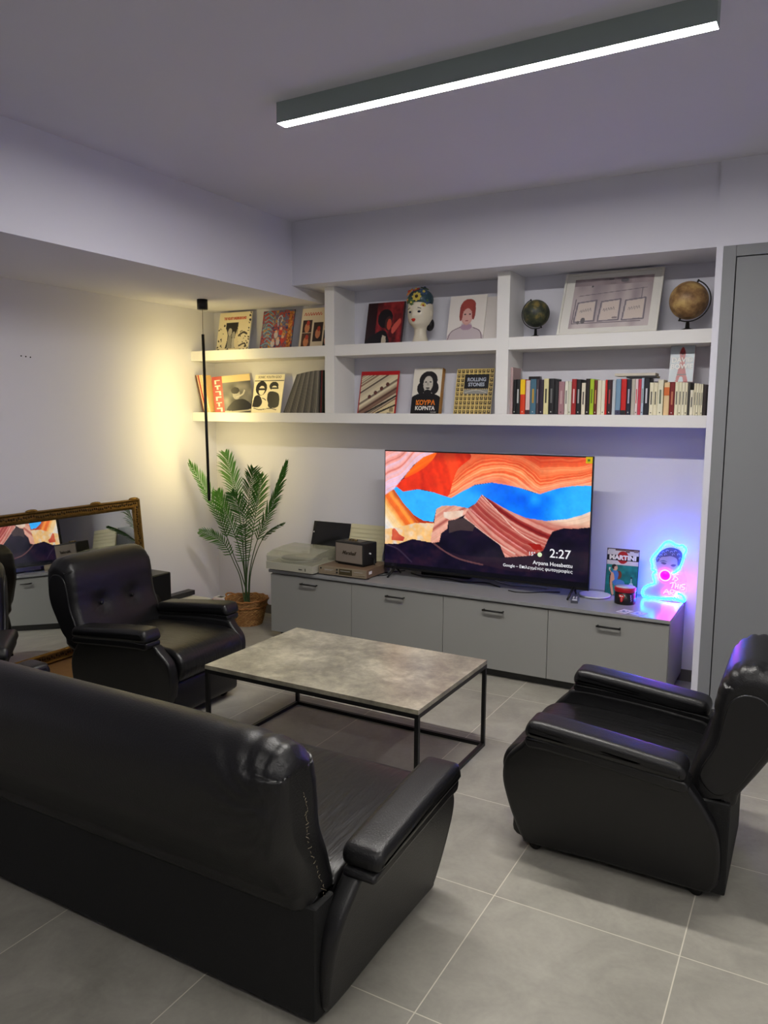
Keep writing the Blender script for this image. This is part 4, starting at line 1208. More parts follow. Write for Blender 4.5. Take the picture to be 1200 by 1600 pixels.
# row of grey spines leaning towards the upright
for k in range(20):
    g_ = 96 + (k * 37) % 26
    o = box('record_sleeve', (-0.0040, 0, 0), (0.0040, 0.22, 0.305), mat('grey_spine_%d' % (k % 4), (88 + 16 * (k % 4), 84 + 15 * (k % 4), 78 + 13 * (k % 4)), rough=0.7), None, 0.001,
            (-2.622 + 0.0150 * k, 2.365, Z2 + 0.0012), (0, R(24.5 - 1.02 * k), 0))
    setp(o, 'grey record spine in the tightly packed row leaning against the left upright', 'record', 'grey record spines leaning on the left upright')
for k, (cc_, nm_) in enumerate((((30, 28, 34), 'black'), ((110, 30, 34), 'dark red'), ((40, 44, 40), 'dark green'))):
    o = box('record_sleeve', (-0.0028, 0, 0), (0.0028, 0.21, 0.305), mat('spine_' + nm_.replace(' ', '_'), cc_, rough=0.6), None, 0.0008, (-2.304 + 0.0100 * k, 2.37, Z2 + 0.001), (0, R(2.2), 0))
    setp(o, nm_ + ' record spine at the right end of the grey row, by the upright', 'record', 'dark record spines beside the upright')

# lower centre shelf
c = Pic(100, 102, 91, 93, (180, 24, 30))
c.rect(0, 9, 3, 102, (170, 40, 44)).rect(3, 9, 97, 102, (206, 190, 150))
f = (c.X * 0.62 + c.Y)
S = ramp(stripes(f * 1.0, 7.5, 3), [(36, 28, 26), (110, 76, 62), (196, 180, 150), (232, 220, 186), (60, 44, 38)])
m_ = (c.X > 3) & (c.X < 97) & (c.Y > 9)
c.put(m_, S)
c.put(m_ & (f > 128), np.array((222, 204, 158.)))
for k in range(3): c.line([(20 + 30 * k, 102), (98, 60 + 22 * k)], 4, (30, 25, 24))
for k in range(4): c.ell(28 + 15 * k, 62 - 10 * k, 4.5, 5, (92, 50, 44))
c.rect(84, 88, 94, 98, (150, 130, 100))
o, _, _ = stand('record_sleeve', c, (558, 645), (617, 645), (563, 581), Z2, 2.50, 2.565, 0.008, 'record sleeve with red border and slanting sepia stripes, lower middle shelf', 'record', GA, edge=(176, 30, 36))
# portrait book
c = Pic(100, 150, 71, 106, (226, 220, 208))
c.rect(0, 96, 100, 150, (22, 20, 22)).poly([(4, 100), (24, 84), (74, 84), (98, 100)], (22, 20, 22), True)
c.ell(54, 40, 32, 30, (24, 22, 24)).ell(30, 66, 14, 20, (24, 22, 24)).ell(78, 66, 14, 20, (24, 22, 24)).ell(54, 52, 17, 26, (196, 190, 180)).ell(46, 46, 4, 2, (30, 28, 30)).ell(62, 46, 4, 2, (30, 28, 30)).ell(54, 66, 7, 3, (70, 64, 60)).poly([(50, 48), (56, 48), (58, 58), (50, 58)], (170, 164, 154))
c.ell(54, 80, 14, 9, (24, 22, 24))
o, W_, H_ = stand('book', c, (641, 646), (685, 646), (642, 576), Z2, 2.50, 2.56, 0.04, 'thick white-and-black portrait book standing face out, orange and white title', 'book', 'books and sleeves facing out', edge=(216, 204, 172))
text('lettering', 'ΚΟΥΒΑ', 0.044, M_INKO, o, (0, -0.001, H_ * 0.235), bold=0.0016, depth=0.0006, sx=0.98)
text('lettering', 'KOPNTA', 0.038, M_INKW, o, (0, -0.001, H_ * 0.115), bold=0.001, depth=0.0006, sx=0.98)
text('lettering', 'TASCHEN', 0.010, M_INKW, o, (W_ * 0.3, -0.001, H_ * 0.03), depth=0.0006)
box('spine', (W_ / 2 + 0.0005, 0.0, 0.001), (W_ / 2 + 0.004, 0.04, H_ - 0.001), mat('spine_ochre', (168, 118, 50)), o)
# patterned sleeve
c = Pic(120, 144, 109, 131, (214, 190, 118))
for j in range(10):
    for i in range(9):
        x, y = 7 + 13.3 * i, 8 + 14.4 * j
        c.rect(x - 4.6, y - 5, x + 4.6, y + 5.4, (56, 46, 36)).ell(x, y - 1.6, 2.4, 2.2, (190, 164, 100)).rect(x - 4.6, y + 2, x + 1, y + 3.4, (190, 164, 100))
c.grain(0.1)
c.rect(27, 18, 106, 64, (22, 22, 28)).rect(27, 66, 106, 80, (142, 142, 138))
c.line([(32, 76), (66, 68), (100, 76)], 1.6, (200, 196, 186), True)
o, W_, H_ = stand('record_sleeve', c, (708, 646), (766, 646), (711, 577), Z2, 2.50, 2.56, 0.006, 'yellow and black small-patterned record sleeve with dark title block, lower middle shelf', 'record', GA)
M_INKB = mat('ink_pale_blue', (176, 184, 200))
text('lettering', 'ROLLING', 0.034, M_INKB, o, (0.015, -0.001, H_ * 0.755), bold=0.0012, depth=0.0006, sx=0.95)
text('lettering', 'STONES', 0.034, M_INKB, o, (0.015, -0.001, H_ * 0.645), bold=0.0012, depth=0.0006, sx=0.95)

# ------------------------------------------------------------------ framed photograph and globes on the top right shelf
fa = at(870, 521, 1, 2.40); fb = at(1026, 515, 1, 2.40); ft = at(883, 431, 1, 2.575)
FW = fb.x - fa.x; FH = math.hypot(ft.z - Z1, 0.175)
pf = empty('picture_frame', ((fa.x + fb.x) / 2, 2.40, Z1 + 0.001), 0, 'large white-mounted framed photo of three window panes with script, leaning between the globes', 'picture')
pf.rotation_euler = (-math.atan2(0.175, ft.z - Z1), 0, 0)
fm = MB()
for a, b in (((-FW / 2, -0.012, 0), (FW / 2, 0.012, 0.012)), ((-FW / 2, -0.012, FH - 0.012), (FW / 2, 0.012, FH)), ((-FW / 2, -0.012, 0.012), (-FW / 2 + 0.012, 0.012, FH - 0.012)), ((FW / 2 - 0.012, -0.012, 0.012), (FW / 2, 0.012, FH - 0.012))):
    fm.box(a, b)
fm.build('frame', mat('frame_white', (214, 212, 204), rough=0.4), pf)
box('mount', (-FW / 2 + 0.012, -0.003, 0.012), (FW / 2 - 0.012, 0.006, FH - 0.012), mat('mount_white', (222, 220, 212), rough=0.7), pf)
c = Pic(400, 290, 161, 117, (176, 164, 164))
c.c = ramp(np.clip(0.6 * vnoise(c.X, c.Y * 0.3, 0.025, 2) + 0.5 * (c.Y / 290) * 0.6, 0, 1), [(120, 104, 112), (176, 160, 160), (206, 196, 192)])
c.rect(0, 0, 400, 40, ramp(vnoise(c.X, c.Y, 0.03, 6), [(110, 90, 96), (160, 140, 142)]))
c.line([(30, 100), (372, 72)], 4, (96, 82, 92)).line([(352, 70), (352, 250)], 4, (110, 96, 106)).line([(20, 120), (14, 262), (360, 262)], 5, (92, 78, 88))
for x0 in (24, 146, 268):
    c.line([(x0 + 8, 140), (x0 + 104, 130), (x0 + 104, 250), (x0, 252), (x0 + 8, 140)], 7, (92, 80, 92))
    c.poly([(x0 + 14, 146), (x0 + 98, 136), (x0 + 98, 244), (x0 + 8, 246)], (206, 190, 178))
for k, x0 in enumerate((48, 166, 292)):
    for j in range(5):
        c.line([(x0 + 12 * j, 196 - 2 * j), (x0 + 5 + 12 * j, 182 - 2 * j), (x0 + 9 + 12 * j, 198 - 2 * j)], 2.2, (96, 84, 90), True)
c.ell(70, 246, 12, 18, (60, 50, 56)).ell(46, 256, 8, 10, (80, 70, 72)).ell(256, 20, 20, 12, (54, 46, 56)).rect(176, 6, 200, 14, (30, 26, 30)).ell(96, 46, 5, 6, (40, 34, 40)).ell(230, 236, 14, 6, (120, 104, 104))
me = picture_mesh('photograph', c, FW * 0.80, FH * 0.80, 0.001)
link('photograph', me, M_PRINT, pf, (0.005, -0.0045, FH * 0.10))
box('glass', (-FW / 2 + 0.012, -0.0085, 0.012), (FW / 2 - 0.012, -0.0070, FH - 0.012), mat('picture_glass', (240, 240, 245), rough=0.03, alpha=0.07), pf)

def globe(x, y, zc, r, cols, label, rz, tilt=23):
    g = empty('globe', (x, y, Z1), rz, label, 'globe', 'old globes on stands')
    h = zc - Z1
    m = mat('globe_' + label.split()[0], cols[0], rough=0.45, noise=0.0)
    N = m.node_tree.nodes; L = m.node_tree.links
    b = N['Principled BSDF']
    n = N.new('ShaderNodeTexNoise'); n.inputs['Scale'].default_value = 1.4 / (r * 2) * 2; n.inputs['Detail'].default_value = 8; n.inputs['Roughness'].default_value = 0.6
    tc = N.new('ShaderNodeTexCoord'); L.new(tc.outputs['Object'], n.inputs['Vector'])
    rp = N.new('ShaderNodeValToRGB')
    rp.color_ramp.elements[0].position = 0.40; rp.color_ramp.elements[0].color = (*lin(cols[1]), 1)
    rp.color_ramp.elements[1].position = 0.64; rp.color_ramp.elements[1].color = (*lin(cols[2]), 1)
    e = rp.color_ramp.elements.new(0.52); e.color = (*lin(cols[0]), 1)
    L.new(n.outputs['Fac'], rp.inputs[0]); L.new(rp.outputs[0], b.inputs['Base Color'])
    MB().sphere((0, 0, h), r, 48).build('sphere', m, g)
    t = R(tilt)
    arc = []
    for k in range(25):
        a = PI * k / 24
        # half ring on the right of the sphere, tilted
        px_, pz_ = (r * 1.10) * math.sin(a), (r * 1.10) * math.cos(a)
        arc.append((px_ * math.cos(t) + pz_ * math.sin(t), 0, h - px_ * math.sin(t) + pz_ * math.cos(t)))
    MB().tube(arc, r * 0.035, 8).build('meridian_ring', M_BLACK, g)
    for s in (1, -1):
        p0 = Vector((s * math.sin(t) * r * 0.98, 0, h + s * math.cos(t) * r * 0.98)); p1_ = Vector((s * math.sin(t) * r * 1.16, 0, h + s * math.cos(t) * r * 1.16))
        MB().tube([p0, p1_], r * 0.05, 10).build('axis_pin', M_BLACK, g)
    MB().lathe([(0.001, 0), (r * 0.55, 0), (r * 0.55, 0.004), (r * 0.35, 0.010), (r * 0.12, 0.018), (r * 0.09, h - r * 1.14), (0.001, h - r * 1.12)], 32).build('stand', M_BLACK, g)
    return g
globe(-0.728, 2.45, 2.257, 0.084, ((62, 66, 46), (34, 40, 34), (128, 112, 60)), 'dark green small globe on a black stand, left of the framed photo', R(180))
globe(0.168, 2.45, 2.280, 0.106, ((150, 116, 74), (112, 82, 50), (186, 156, 100)), 'tan brown larger globe on a black stand, right end of the top shelf', 0)

# ------------------------------------------------------------------ ceramic head vase with a flower hat
hv = empty('head_vase', (-1.545, 2.47, Z1), R(-4), 'cream ceramic woman\'s head with red lips and a flower-covered hat, top middle shelf', 'ornament')
def headmesh():
    nu, nv = 48, 60
    prof = catmull([(0.062, 0.0, 0), (0.056, 0.012, 0), (0.044, 0.05, 0), (0.042, 0.085, 0), (0.052, 0.105, 0), (0.070, 0.125, 0), (0.080, 0.155, 0), (0.084, 0.19, 0), (0.085, 0.225, 0), (0.078, 0.26, 0), (0.05, 0.29, 0), (0.002, 0.30, 0)], 5, False)
    vs = []; fs = []
    n = 56
    for p in prof:
        for k in range(n):
            a = 2 * PI * k / n
            r_, z = p.x, p.y
            x = r_ * math.cos(a); y = r_ * math.sin(a)
            fr_ = max(0, -math.sin(a))
            if z > 0.09:
                y *= 1.10
                # chin, nose, lips, brow, eye sockets
                cx = math.exp(-(x / 0.012) ** 2)
                y -= fr_ * (0.018 * math.exp(-((z - 0.118) / 0.016) ** 2) * math.exp(-(x / 0.03) ** 2))
                y -= fr_ * 0.020 * cx * math.exp(-((z - 0.172) / 0.013) ** 2)
                y -= fr_ * 0.010 * cx * math.exp(-((z - 0.190) / 0.016) ** 2)
                y -= fr_ * 0.007 * math.exp(-(x / 0.02) ** 2) * math.exp(-((z - 0.145) / 0.008) ** 2)
                for ex in (-0.03, 0.03):
                    y += fr_ * 0.009 * math.exp(-((x - ex) / 0.016) ** 2) * math.exp(-((z - 0.200) / 0.012) ** 2)
                if z < 0.135: x *= 1 - 0.25 * fr_ * (0.135 - z) / 0.045
            vs.append((x, y, z))
    m_ = len(prof)
    for i in range(m_ - 1):
        for k in range(n):
            k2 = (k + 1) % n
            fs.append((i * n + k, i * n + k2, (i + 1) * n + k2, (i + 1) * n + k))
    fs.append(tuple(reversed(range(n))))
    return MB().add(vs, fs, 0, True)
hd = headmesh().build('head', M_SKIN, hv)
M_LIP = mat('lip_red', (190, 52, 40), rough=0.25)
M_EYE = mat('eye_dark', (40, 44, 60), rough=0.25)
MB().sphere((0, -0.094, 0.149), 0.017, 18, 0, (1, 0.35, 0.42)).sphere((0, -0.093, 0.141), 0.013, 18, 0, (1, 0.35, 0.45)).build('lips', M_LIP, hd)
for ex in (-0.031, 0.031):
    MB().sphere((ex, -0.0775, 0.200), 0.015, 18, 0, (1, 0.4, 0.55)).build('eye', M_EYE, hd)
    MB().tube([(ex - 0.02, -0.080, 0.217), (ex, -0.088, 0.226), (ex + 0.02, -0.079, 0.220)], 0.0022, 6).build('eyebrow', M_EYE, hd)
for s in (-1, 1):
    MB().sphere((s * 0.084, 0.0, 0.19), 0.018, 14, 0, (0.4, 0.8, 1.3)).build('ear', M_SKIN, hd)
MB().sphere((0.055, 0.03, 0.125), 0.035, 18, 0, (0.9, 1, 1.3)).build('hair', mat('ceramic_black', (24, 22, 26), rough=0.25), hv)
hat = MB().sphere((0, 0.0, 0.285), 0.088, 28, 0, (1, 1, 0.85)).build('hat', mat('ceramic_teal', (48, 74, 84), rough=0.3, noise=0.5, nscale=40), hv)
def flower(c, r, pet, cen, n=8, up=None):
    v = Vector(c) - Vector((0, 0, 0.27)); v.normalize()
    x = v.orthogonal().normalized(); y = v.cross(x)
    mb = MB()
    for k in range(n):
        a = 2 * PI * k / n
        d = x * math.cos(a) + y * math.sin(a)
        p_ = Vector(c) + d * r * 0.6
        k0 = len(mb.v)
        mb.sphere((0, 0, 0), r * 0.42, 10)
        for i in range(k0, len(mb.v)):
            q_ = Vector(mb.v[i])
            mb.v[i] = tuple(p_ + d * q_.x + (v.cross(d)) * q_.y * 0.7 + v * q_.z * 0.35)
    fl = mb.build('flower', pet, hat)
    MB().sphere(Vector(c) + v * r * 0.12, r * 0.34, 12).build('flower_centre', cen, fl)
PY, PO, PR, PB, PG, PD = [mat('petal_' + n, c_, rough=0.3) for n, c_ in (('yellow', (206, 186, 84)), ('orange', (206, 130, 54)), ('red', (176, 62, 50)), ('blue', (58, 84, 120)), ('green', (78, 106, 62)), ('dark', (60, 46, 30)))]
for (c_, r_, a_, b_) in (((0.018, -0.085, 0.298), 0.034, PY, PD), ((-0.052, -0.058, 0.335), 0.032, PO, PR), ((-0.012, -0.040, 0.352), 0.026, PR, PY), ((0.052, -0.050, 0.330), 0.030, PB, PY), ((-0.062, -0.062, 0.282), 0.026, PG, PO),
                         ((0.072, -0.040, 0.272), 0.026, PB, PG), ((-0.018, -0.092, 0.262), 0.022, PG, PY), ((0.030, 0.0, 0.360), 0.030, PG, PB), ((-0.04, 0.02, 0.352), 0.028, PB, PO), ((0.058, -0.066, 0.240), 0.020, PY, PR)):
    flower(c_, r_, a_, b_)

# ------------------------------------------------------------------ the long row of books, lower right shelf
K = 1 / 3.636
books = [  # x0, x1, top (strip units), colours (body, band), words
    (42, 57, 50, (168, 140, 142), None, 'tall mauve'), (57, 73, 52, (176, 150, 150), None, 'tall dusty pink'),
    (79, 91, 122, (24, 24, 28), None, 'thin black'), (92, 116, 120, (20, 20, 24), (200, 200, 200), 'black with white capital letters'),
    (117, 144, 120, (214, 60, 26), (244, 200, 20), 'yellow-over-red'), (147, 171, 126, (222, 196, 196), (60, 30, 40), 'pale pink'),
    (173, 206, 118, (70, 110, 132), (190, 150, 60), 'teal patterned'), (207, 222, 120, (70, 58, 66), (150, 140, 150), 'dark brown'),
    (223, 248, 122, (44, 34, 50), None, 'dark purple'), (249, 276, 116, (222, 214, 160), (60, 60, 50), 'pale yellow'),
    (277, 309, 115, (30, 30, 34), (110, 110, 110), 'wide black'), (310, 331, 130, (34, 34, 38), None, 'low black'),
    (333, 366, 132, (160, 118, 126), (190, 160, 160), 'wide mauve pink'), (368, 387, 130, (226, 222, 210), (110, 110, 110), 'off-white'),
    (388, 406, 132, (206, 206, 186), None, 'greenish cream'), (407, 433, 118, (160, 34, 36), (220, 190, 190), 'bright crimson'),
    (434, 459, 120, (28, 28, 32), (170, 170, 170), 'black with grey title'), (463, 485, 140, (226, 218, 196), (70, 60, 60), 'short cream'),
    (486, 509, 116, (34, 24, 26), None, 'black-brown'), (510, 533, 118, (168, 196, 40), (90, 110, 20), 'lime green'),
    (534, 552, 125, (104, 40, 32), (200, 150, 90), 'rust brown'), (553, 575, 125, (226, 218, 196), None, 'plain cream'),
    (576, 596, 126, (230, 224, 204), None, 'plain ivory'), (597, 608, 122, (206, 34, 30), None, 'thin scarlet'),
    (609, 635, 122, (52, 30, 36), (160, 60, 60), 'dark maroon'), (637, 656, 125, (188, 196, 204), None, 'light silver grey'),
    (657, 685, 118, (118, 150, 178), (60, 60, 90), 'sky blue'), (687, 717, 118, (200, 30, 30), (30, 30, 30), 'wide red'),
    (718, 743, 118, (28, 32, 52), (180, 180, 200), 'navy blue'), (745, 766, 118, (186, 180, 170), None, 'warm grey'),
    (767, 782, 118, (226, 206, 206), (200, 60, 70), 'pink-and-white'), (783, 800, 118, (196, 60, 80), None, 'raspberry'),
    (801, 815, 112, (180, 196, 216), (120, 130, 120), 'thin pale blue'), (816, 846, 112, (26, 28, 40), (200, 200, 210), 'dark blue with bold white title'),
    (848, 871, 138, (232, 226, 200), (90, 90, 80), 'cream paperback'), (872, 893, 138, (230, 222, 192), (90, 90, 80), 'cream paperback'),
    (894, 926, 122, (224, 220, 196), (110, 120, 100), 'taller wide cream'), (930, 961, 137, (228, 196, 150), (212, 108, 50), 'peach and orange'),
    (962, 991, 137, (120, 26, 30), (190, 120, 90), 'dark wine red'),
    (992, 1012, 135, (232, 226, 198), (90, 90, 80), 'cream paperback'), (1013, 1030, 136, (228, 222, 196), (90, 90, 80), 'cream paperback'),
    (1031, 1048, 137, (230, 224, 200), (90, 90, 80), 'cream paperback'), (1049, 1064, 138, (226, 218, 190), (90, 90, 80), 'cream paperback'),
    (1065, 1078, 138, (62, 60, 56), None, 'thin charcoal'), (1079, 1098, 180, (232, 226, 204), (90, 90, 80), 'noticeably short cream'),
    (1099, 1112, 142, (230, 222, 194), (90, 90, 80), 'cream paperback'), (1113, 1126, 144, (232, 226, 200), (90, 90, 80), 'cream paperback'),
    (1127, 1139, 146, (228, 220, 192), (90, 90, 80), 'cream paperback'), (1140, 1150, 146, (230, 224, 200), (90, 90, 80), 'cream paperback'),
    (1153, 1172, 150, (46, 36, 38), None, 'dark brown-black end')]
GB = 'books in the long row on the lower right shelf'
YBK = 2.392
cnt = {}
for i, (x0, x1, tp, c1, c2, wd) in enumerate(books):
    a = at(780 + x0 * K, 650, 1, YBK); b = at(780 + x1 * K, 650, 1, YBK)
    zt = at(780 + (x0 + x1) / 2 * K, 560 + tp * K, 1, YBK).z
    w_ = (b.x - a.x) * 0.985; h_ = zt - Z2
    dpt = 0.125 + 0.02 * ((i * 7) % 3)
    m1 = mat('book_%d_%d_%d' % c1, c1, rough=0.55)
    mb = MB()
    # cover wrapped round a rounded spine; page block inside
    sp2 = []
    for k in range(9):
        an = PI * k / 8
        sp2.append((-math.cos(an) * w_ / 2, -math.sin(an) * min(0.004, w_ * .2)))
    ring = [(-w_ / 2, dpt)] + sp2 + [(w_ / 2, dpt)]
    tt_ = min(0.0018, w_ * 0.15)
    inner = [(w_ / 2 - tt_, dpt), (w_ / 2 - tt_, 0.004), (-w_ / 2 + tt_, 0.004), (-w_ / 2 + tt_, dpt)]
    full = ring + inner
    n = len(full)
    mb.add([(x, y, 0) for x, y in full] + [(x, y, h_) for x, y in full], [tuple(range(n)), tuple(n + q_ for q_ in reversed(range(n)))] + [(q_, (q_ + 1) % n, n + (q_ + 1) % n, n + q_) for q_ in range(n)])
    bk_ = mb.build('book', m1, None, ((a.x + b.x) / 2, YBK, Z2 + 0.0006))
    left = books[i - 1][5] if i else 'left divider'
    right = books[i + 1][5] if i < len(books) - 1 else 'pillar'
    if wd == 'cream paperback':
        cnt[wd] = cnt.get(wd, 0) + 1
        if i in (34, 35):
            lab = 'cream paperback spine, %s of the pair left of the taller wide cream book' % ('left' if i == 34 else 'right')
        elif i < 44:
            lab = 'cream paperback spine, %s to the right of the dark wine red book' % ('first', 'second', 'third', 'fourth')[i - 39]
        else:
            lab = 'cream paperback spine, %s to the right of the noticeably short cream one' % ('first', 'second', 'third', 'fourth')[i - 45]
    else:
        lab = '%s book spine right of the %s one, lower right shelf' % (wd, left) if i else 'tall mauve book spine, leftmost against the divider on the lower right shelf'
    if len(lab.split()) > 16: lab = lab.replace(', lower right shelf', '')
    if len(lab.split()) > 16: lab = lab.replace(' with bold white title', '').replace(' with white capital letters', '')
    setp(bk_, lab, 'book', GB)
    box('pages', (-w_ / 2 + tt_ * 1.05, 0.0045, 0.0025), (w_ / 2 - tt_ * 1.05, dpt - 0.003, h_ - 0.003), mat('page_block', (222, 212, 184), rough=0.8), bk_)
    if c2:
        mc = mat('band_%d_%d_%d' % c2, c2, rough=0.55)
        rr = min(0.004, w_ * .2) + 0.0004
        if wd in ('yellow-over-red', 'peach and orange'):
            lo, hi = (0.57, 0.999) if wd[0] == 'y' else (0.6, 0.85)
        elif wd in ('pale pink', 'wide red', 'sky blue'):
            lo, hi = 0.001, 0.13
        else:
            lo, hi = 0.32, 0.72
        wide = (lo, hi) != (0.32, 0.72)
        f_ = 0.985 if wide else 0.32
        MB().box((-w_ / 2 * f_, -rr - 0.0002, h_ * lo), (w_ / 2 * f_, -rr * (0.1 if wide else 0.8), h_ * hi)).build('spine_band' if wide else 'spine_title', mc, bk_)
    if h_ > 0.15 and i % 2 == 0:
        MB().lathe([(0.0003, 0), (min(0.0032, w_ * .3), 0), (min(0.0032, w_ * .3), 0.0006), (0.0003, 0.0006)], 12).build('publisher_mark', M_INKW if sum(c1) < 330 else M_INKK, bk_, (0, -min(0.004, w_ * .2) - 0.0002, h_ * 0.07), (PI / 2, 0, 0))
# tall dark book standing behind the first books
o = box('book', (0, 0, 0), (0.076, 0.035, 0.242), mat('book_tall_dark', (44, 42, 46), rough=0.3, noise=0.5, nscale=30), None, 0.001, (-0.800, 2.555, Z2 + 0.0006))
setp(o, 'tall dark glossy book standing behind the black books near the left divider', 'book', GB)
# books lying on top of the row
topz = at(1000, 560 + 112 * K, 1, YBK).z
def lying(x0, x1, z, th, m, lab, y0=2.40, dy=0.13):
    a = at(780 + x0 * K, 590, 1, y0); b = at(780 + x1 * K, 590, 1, y0)
    bo = empty('book', ((a.x + b.x) / 2, y0 + dy / 2, z), R(1.0), lab, 'book', 'books lying on top of the row')
    L_ = (b.x - a.x) / 2
    box('cover', (-L_, -dy / 2, 0), (L_, dy / 2, 0.0015), m, bo)
    box('cover', (-L_, -dy / 2, th - 0.0015), (L_, dy / 2, th), m, bo)
    box('spine', (-L_, -dy / 2 - 0.0015, 0), (L_, -dy / 2 - 0.0001, th), m, bo)
    box('pages', (-L_ + 0.002, -dy / 2, 0.0016), (L_ - 0.002, dy / 2 - 0.003, th - 0.0016), mat('page_block', (222, 212, 184)), bo)
    return bo
lying(722, 893, topz + 0.0025, 0.011, mat('book_flat_dark', (40, 38, 42), rough=0.5), 'thin dark book lying flat on the row, under the cream one')
b2 = lying(655, 886, topz + 0.0145, 0.015, mat('book_flat_cream', (206, 198, 184), rough=0.6), 'cream book lying flat on top of the row, above the red and navy spines')
text('lettering', 'LA VITA', 0.011, M_INKR, b2, (-0.02, -0.0668, 0.0075), depth=0.0005) if False else None
# upright grey book with a red figure standing on the cream paperbacks
c = Pic(100, 150, 71, 106, (172, 182, 190))
c.poly([(28, 150), (34, 110), (42, 60), (38, 30), (46, 8), (54, 8), (62, 30), (60, 60), (68, 110), (78, 150), (62, 150), (56, 130), (44, 130), (38, 150)], (150, 26, 34), True)
c.line([(44, 24), (50, 40), (56, 24)], 3, (40, 20, 30)).line([(42, 60), (60, 60)], 3, (40, 20, 30)).line([(38, 92), (64, 92)], 3, (30, 20, 30)).line([(34, 120), (70, 120)], 4, (30, 20, 30))
zt = at(1045, 598, 1, 2.40).z; zt = max(zt, max(at(1045, 560 + 135 * K, 1, YBK).z + 0.002, 0))
a = at(1044, 598, 1, 2.42); b = at(1082, 598, 1, 2.42); t = at(1044, 541, 1, 2.46)
me = picture_mesh('book', c, b.x - a.x, math.hypot(t.z - zt, 0.04), 0.012, edge=(196, 60, 60))
o = link('book', me, M_GLOSSP, None, ((a.x + b.x) / 2, 2.425, zt), (-math.atan2(0.04, t.z - zt), 0, 0))
setp(o, 'grey book with a red figure, standing upright on top of the cream paperbacks', 'book')
HB = math.hypot(t.z - zt, 0.04)
text('lettering', 'DAVID', 0.040, M_INKW, o, (0, -0.001, HB * 0.60), bold=0.001, sx=0.95, depth=0.0005)
text('lettering', 'BOWIE', 0.040, M_INKW, o, (0, -0.001, HB * 0.42), bold=0.001, sx=0.95, depth=0.0005)

# ------------------------------------------------------------------ palm in a wicker basket
PX, PYc = -2.935, 2.285
pk = empty('wicker_basket', (PX, PYc, 0), 0, 'round woven wicker basket holding the palm, on the floor by the wall', 'basket')
prof = [(0.001, 0.002), (0.105, 0.0), (0.118, 0.012), (0.128, 0.05), (0.140, 0.10), (0.150, 0.145), (0.158, 0.180), (0.164, 0.198), (0.158, 0.203), (0.148, 0.190), (0.140, 0.150), (0.125, 0.08), (0.100, 0.02), (0.001, 0.015)]
pp = catmull([(a, b, 0) for a, b in prof], 7, False)
NB = 120
MB().lathe([(max(p.x, 0.001), p.y) for p in pp], NB, (0, 0, 0), 0, lambda i, k, a: 1 + 0.032 * math.sin(k * PI / 2.5) * (1 if (i // 2) % 2 else -1) + 0.010 * math.cos(i * PI)).build('weave', mat('wicker', (158, 114, 62), rough=0.6, noise=0.45, nscale=55, bump=0.8, bscale=90), pk)
wm = MATS['wicker']
N = wm.node_tree.nodes; L = wm.node_tree.links
tc = N.new('ShaderNodeTexCoord'); sp = N.new('ShaderNodeSeparateXYZ'); L.new(tc.outputs['Object'], sp.inputs[0])
an = N.new('ShaderNodeMath'); an.operation = 'ARCTAN2'; L.new(sp.outputs[1], an.inputs[0]); L.new(sp.outputs[0], an.inputs[1])
cbx = N.new('ShaderNodeCombineXYZ'); L.new(an.outputs[0], cbx.inputs[0])
zz = N.new('ShaderNodeMath'); zz.operation = 'MULTIPLY'; zz.inputs[1].default_value = 7.0; L.new(sp.outputs[2], zz.inputs[0]); L.new(zz.outputs[0], cbx.inputs[1])
bt = N.new('ShaderNodeTexBrick'); bt.inputs['Scale'].default_value = 6.0
bt.inputs['Color1'].default_value = (*lin((190, 142, 84)), 1); bt.inputs['Color2'].default_value = (*lin((150, 102, 54)), 1); bt.inputs['Mortar'].default_value = (*lin((58, 36, 20)), 1)
bt.inputs['Mortar Size'].default_value = 0.035; bt.inputs['Brick Width'].default_value = 0.9; bt.inputs['Row Height'].default_value = 0.42
L.new(cbx.outputs[0], bt.inputs['Vector'])
L.new(bt.outputs['Color'], N['Principled BSDF'].inputs['Base Color'])
bpn = N.new('ShaderNodeBump'); bpn.inputs['Strength'].default_value = 1.0; bpn.inputs['Distance'].default_value = 0.006; bpn.invert = True
L.new(bt.outputs['Fac'], bpn.inputs['Height']); L.new(bpn.outputs[0], N['Principled BSDF'].inputs['Normal'])
M_WK = mat('wicker_rim', (150, 98, 48), rough=0.6, noise=0.35, nscale=60)
for z, r_ in ((0.200, 0.162), (0.150, 0.154)):
    MB().tube([((r_ + 0.004 * math.sin(14 * a)) * math.cos(a), (r_ + 0.004 * math.sin(14 * a)) * math.sin(a), z + 0.003 * math.cos(14 * a)) for a in [2 * PI * k / 90 for k in range(90)]], 0.0075, 8, closed=True).build('braid', M_WK, pk)
for s in (-1, 1):
    MB().tube([(s * 0.155, -0.05, 0.20), (s * 0.185, -0.03, 0.212), (s * 0.192, 0, 0.216), (s * 0.185, 0.03, 0.212), (s * 0.155, 0.05, 0.20)], 0.007, 8).build('handle', M_WK, pk)

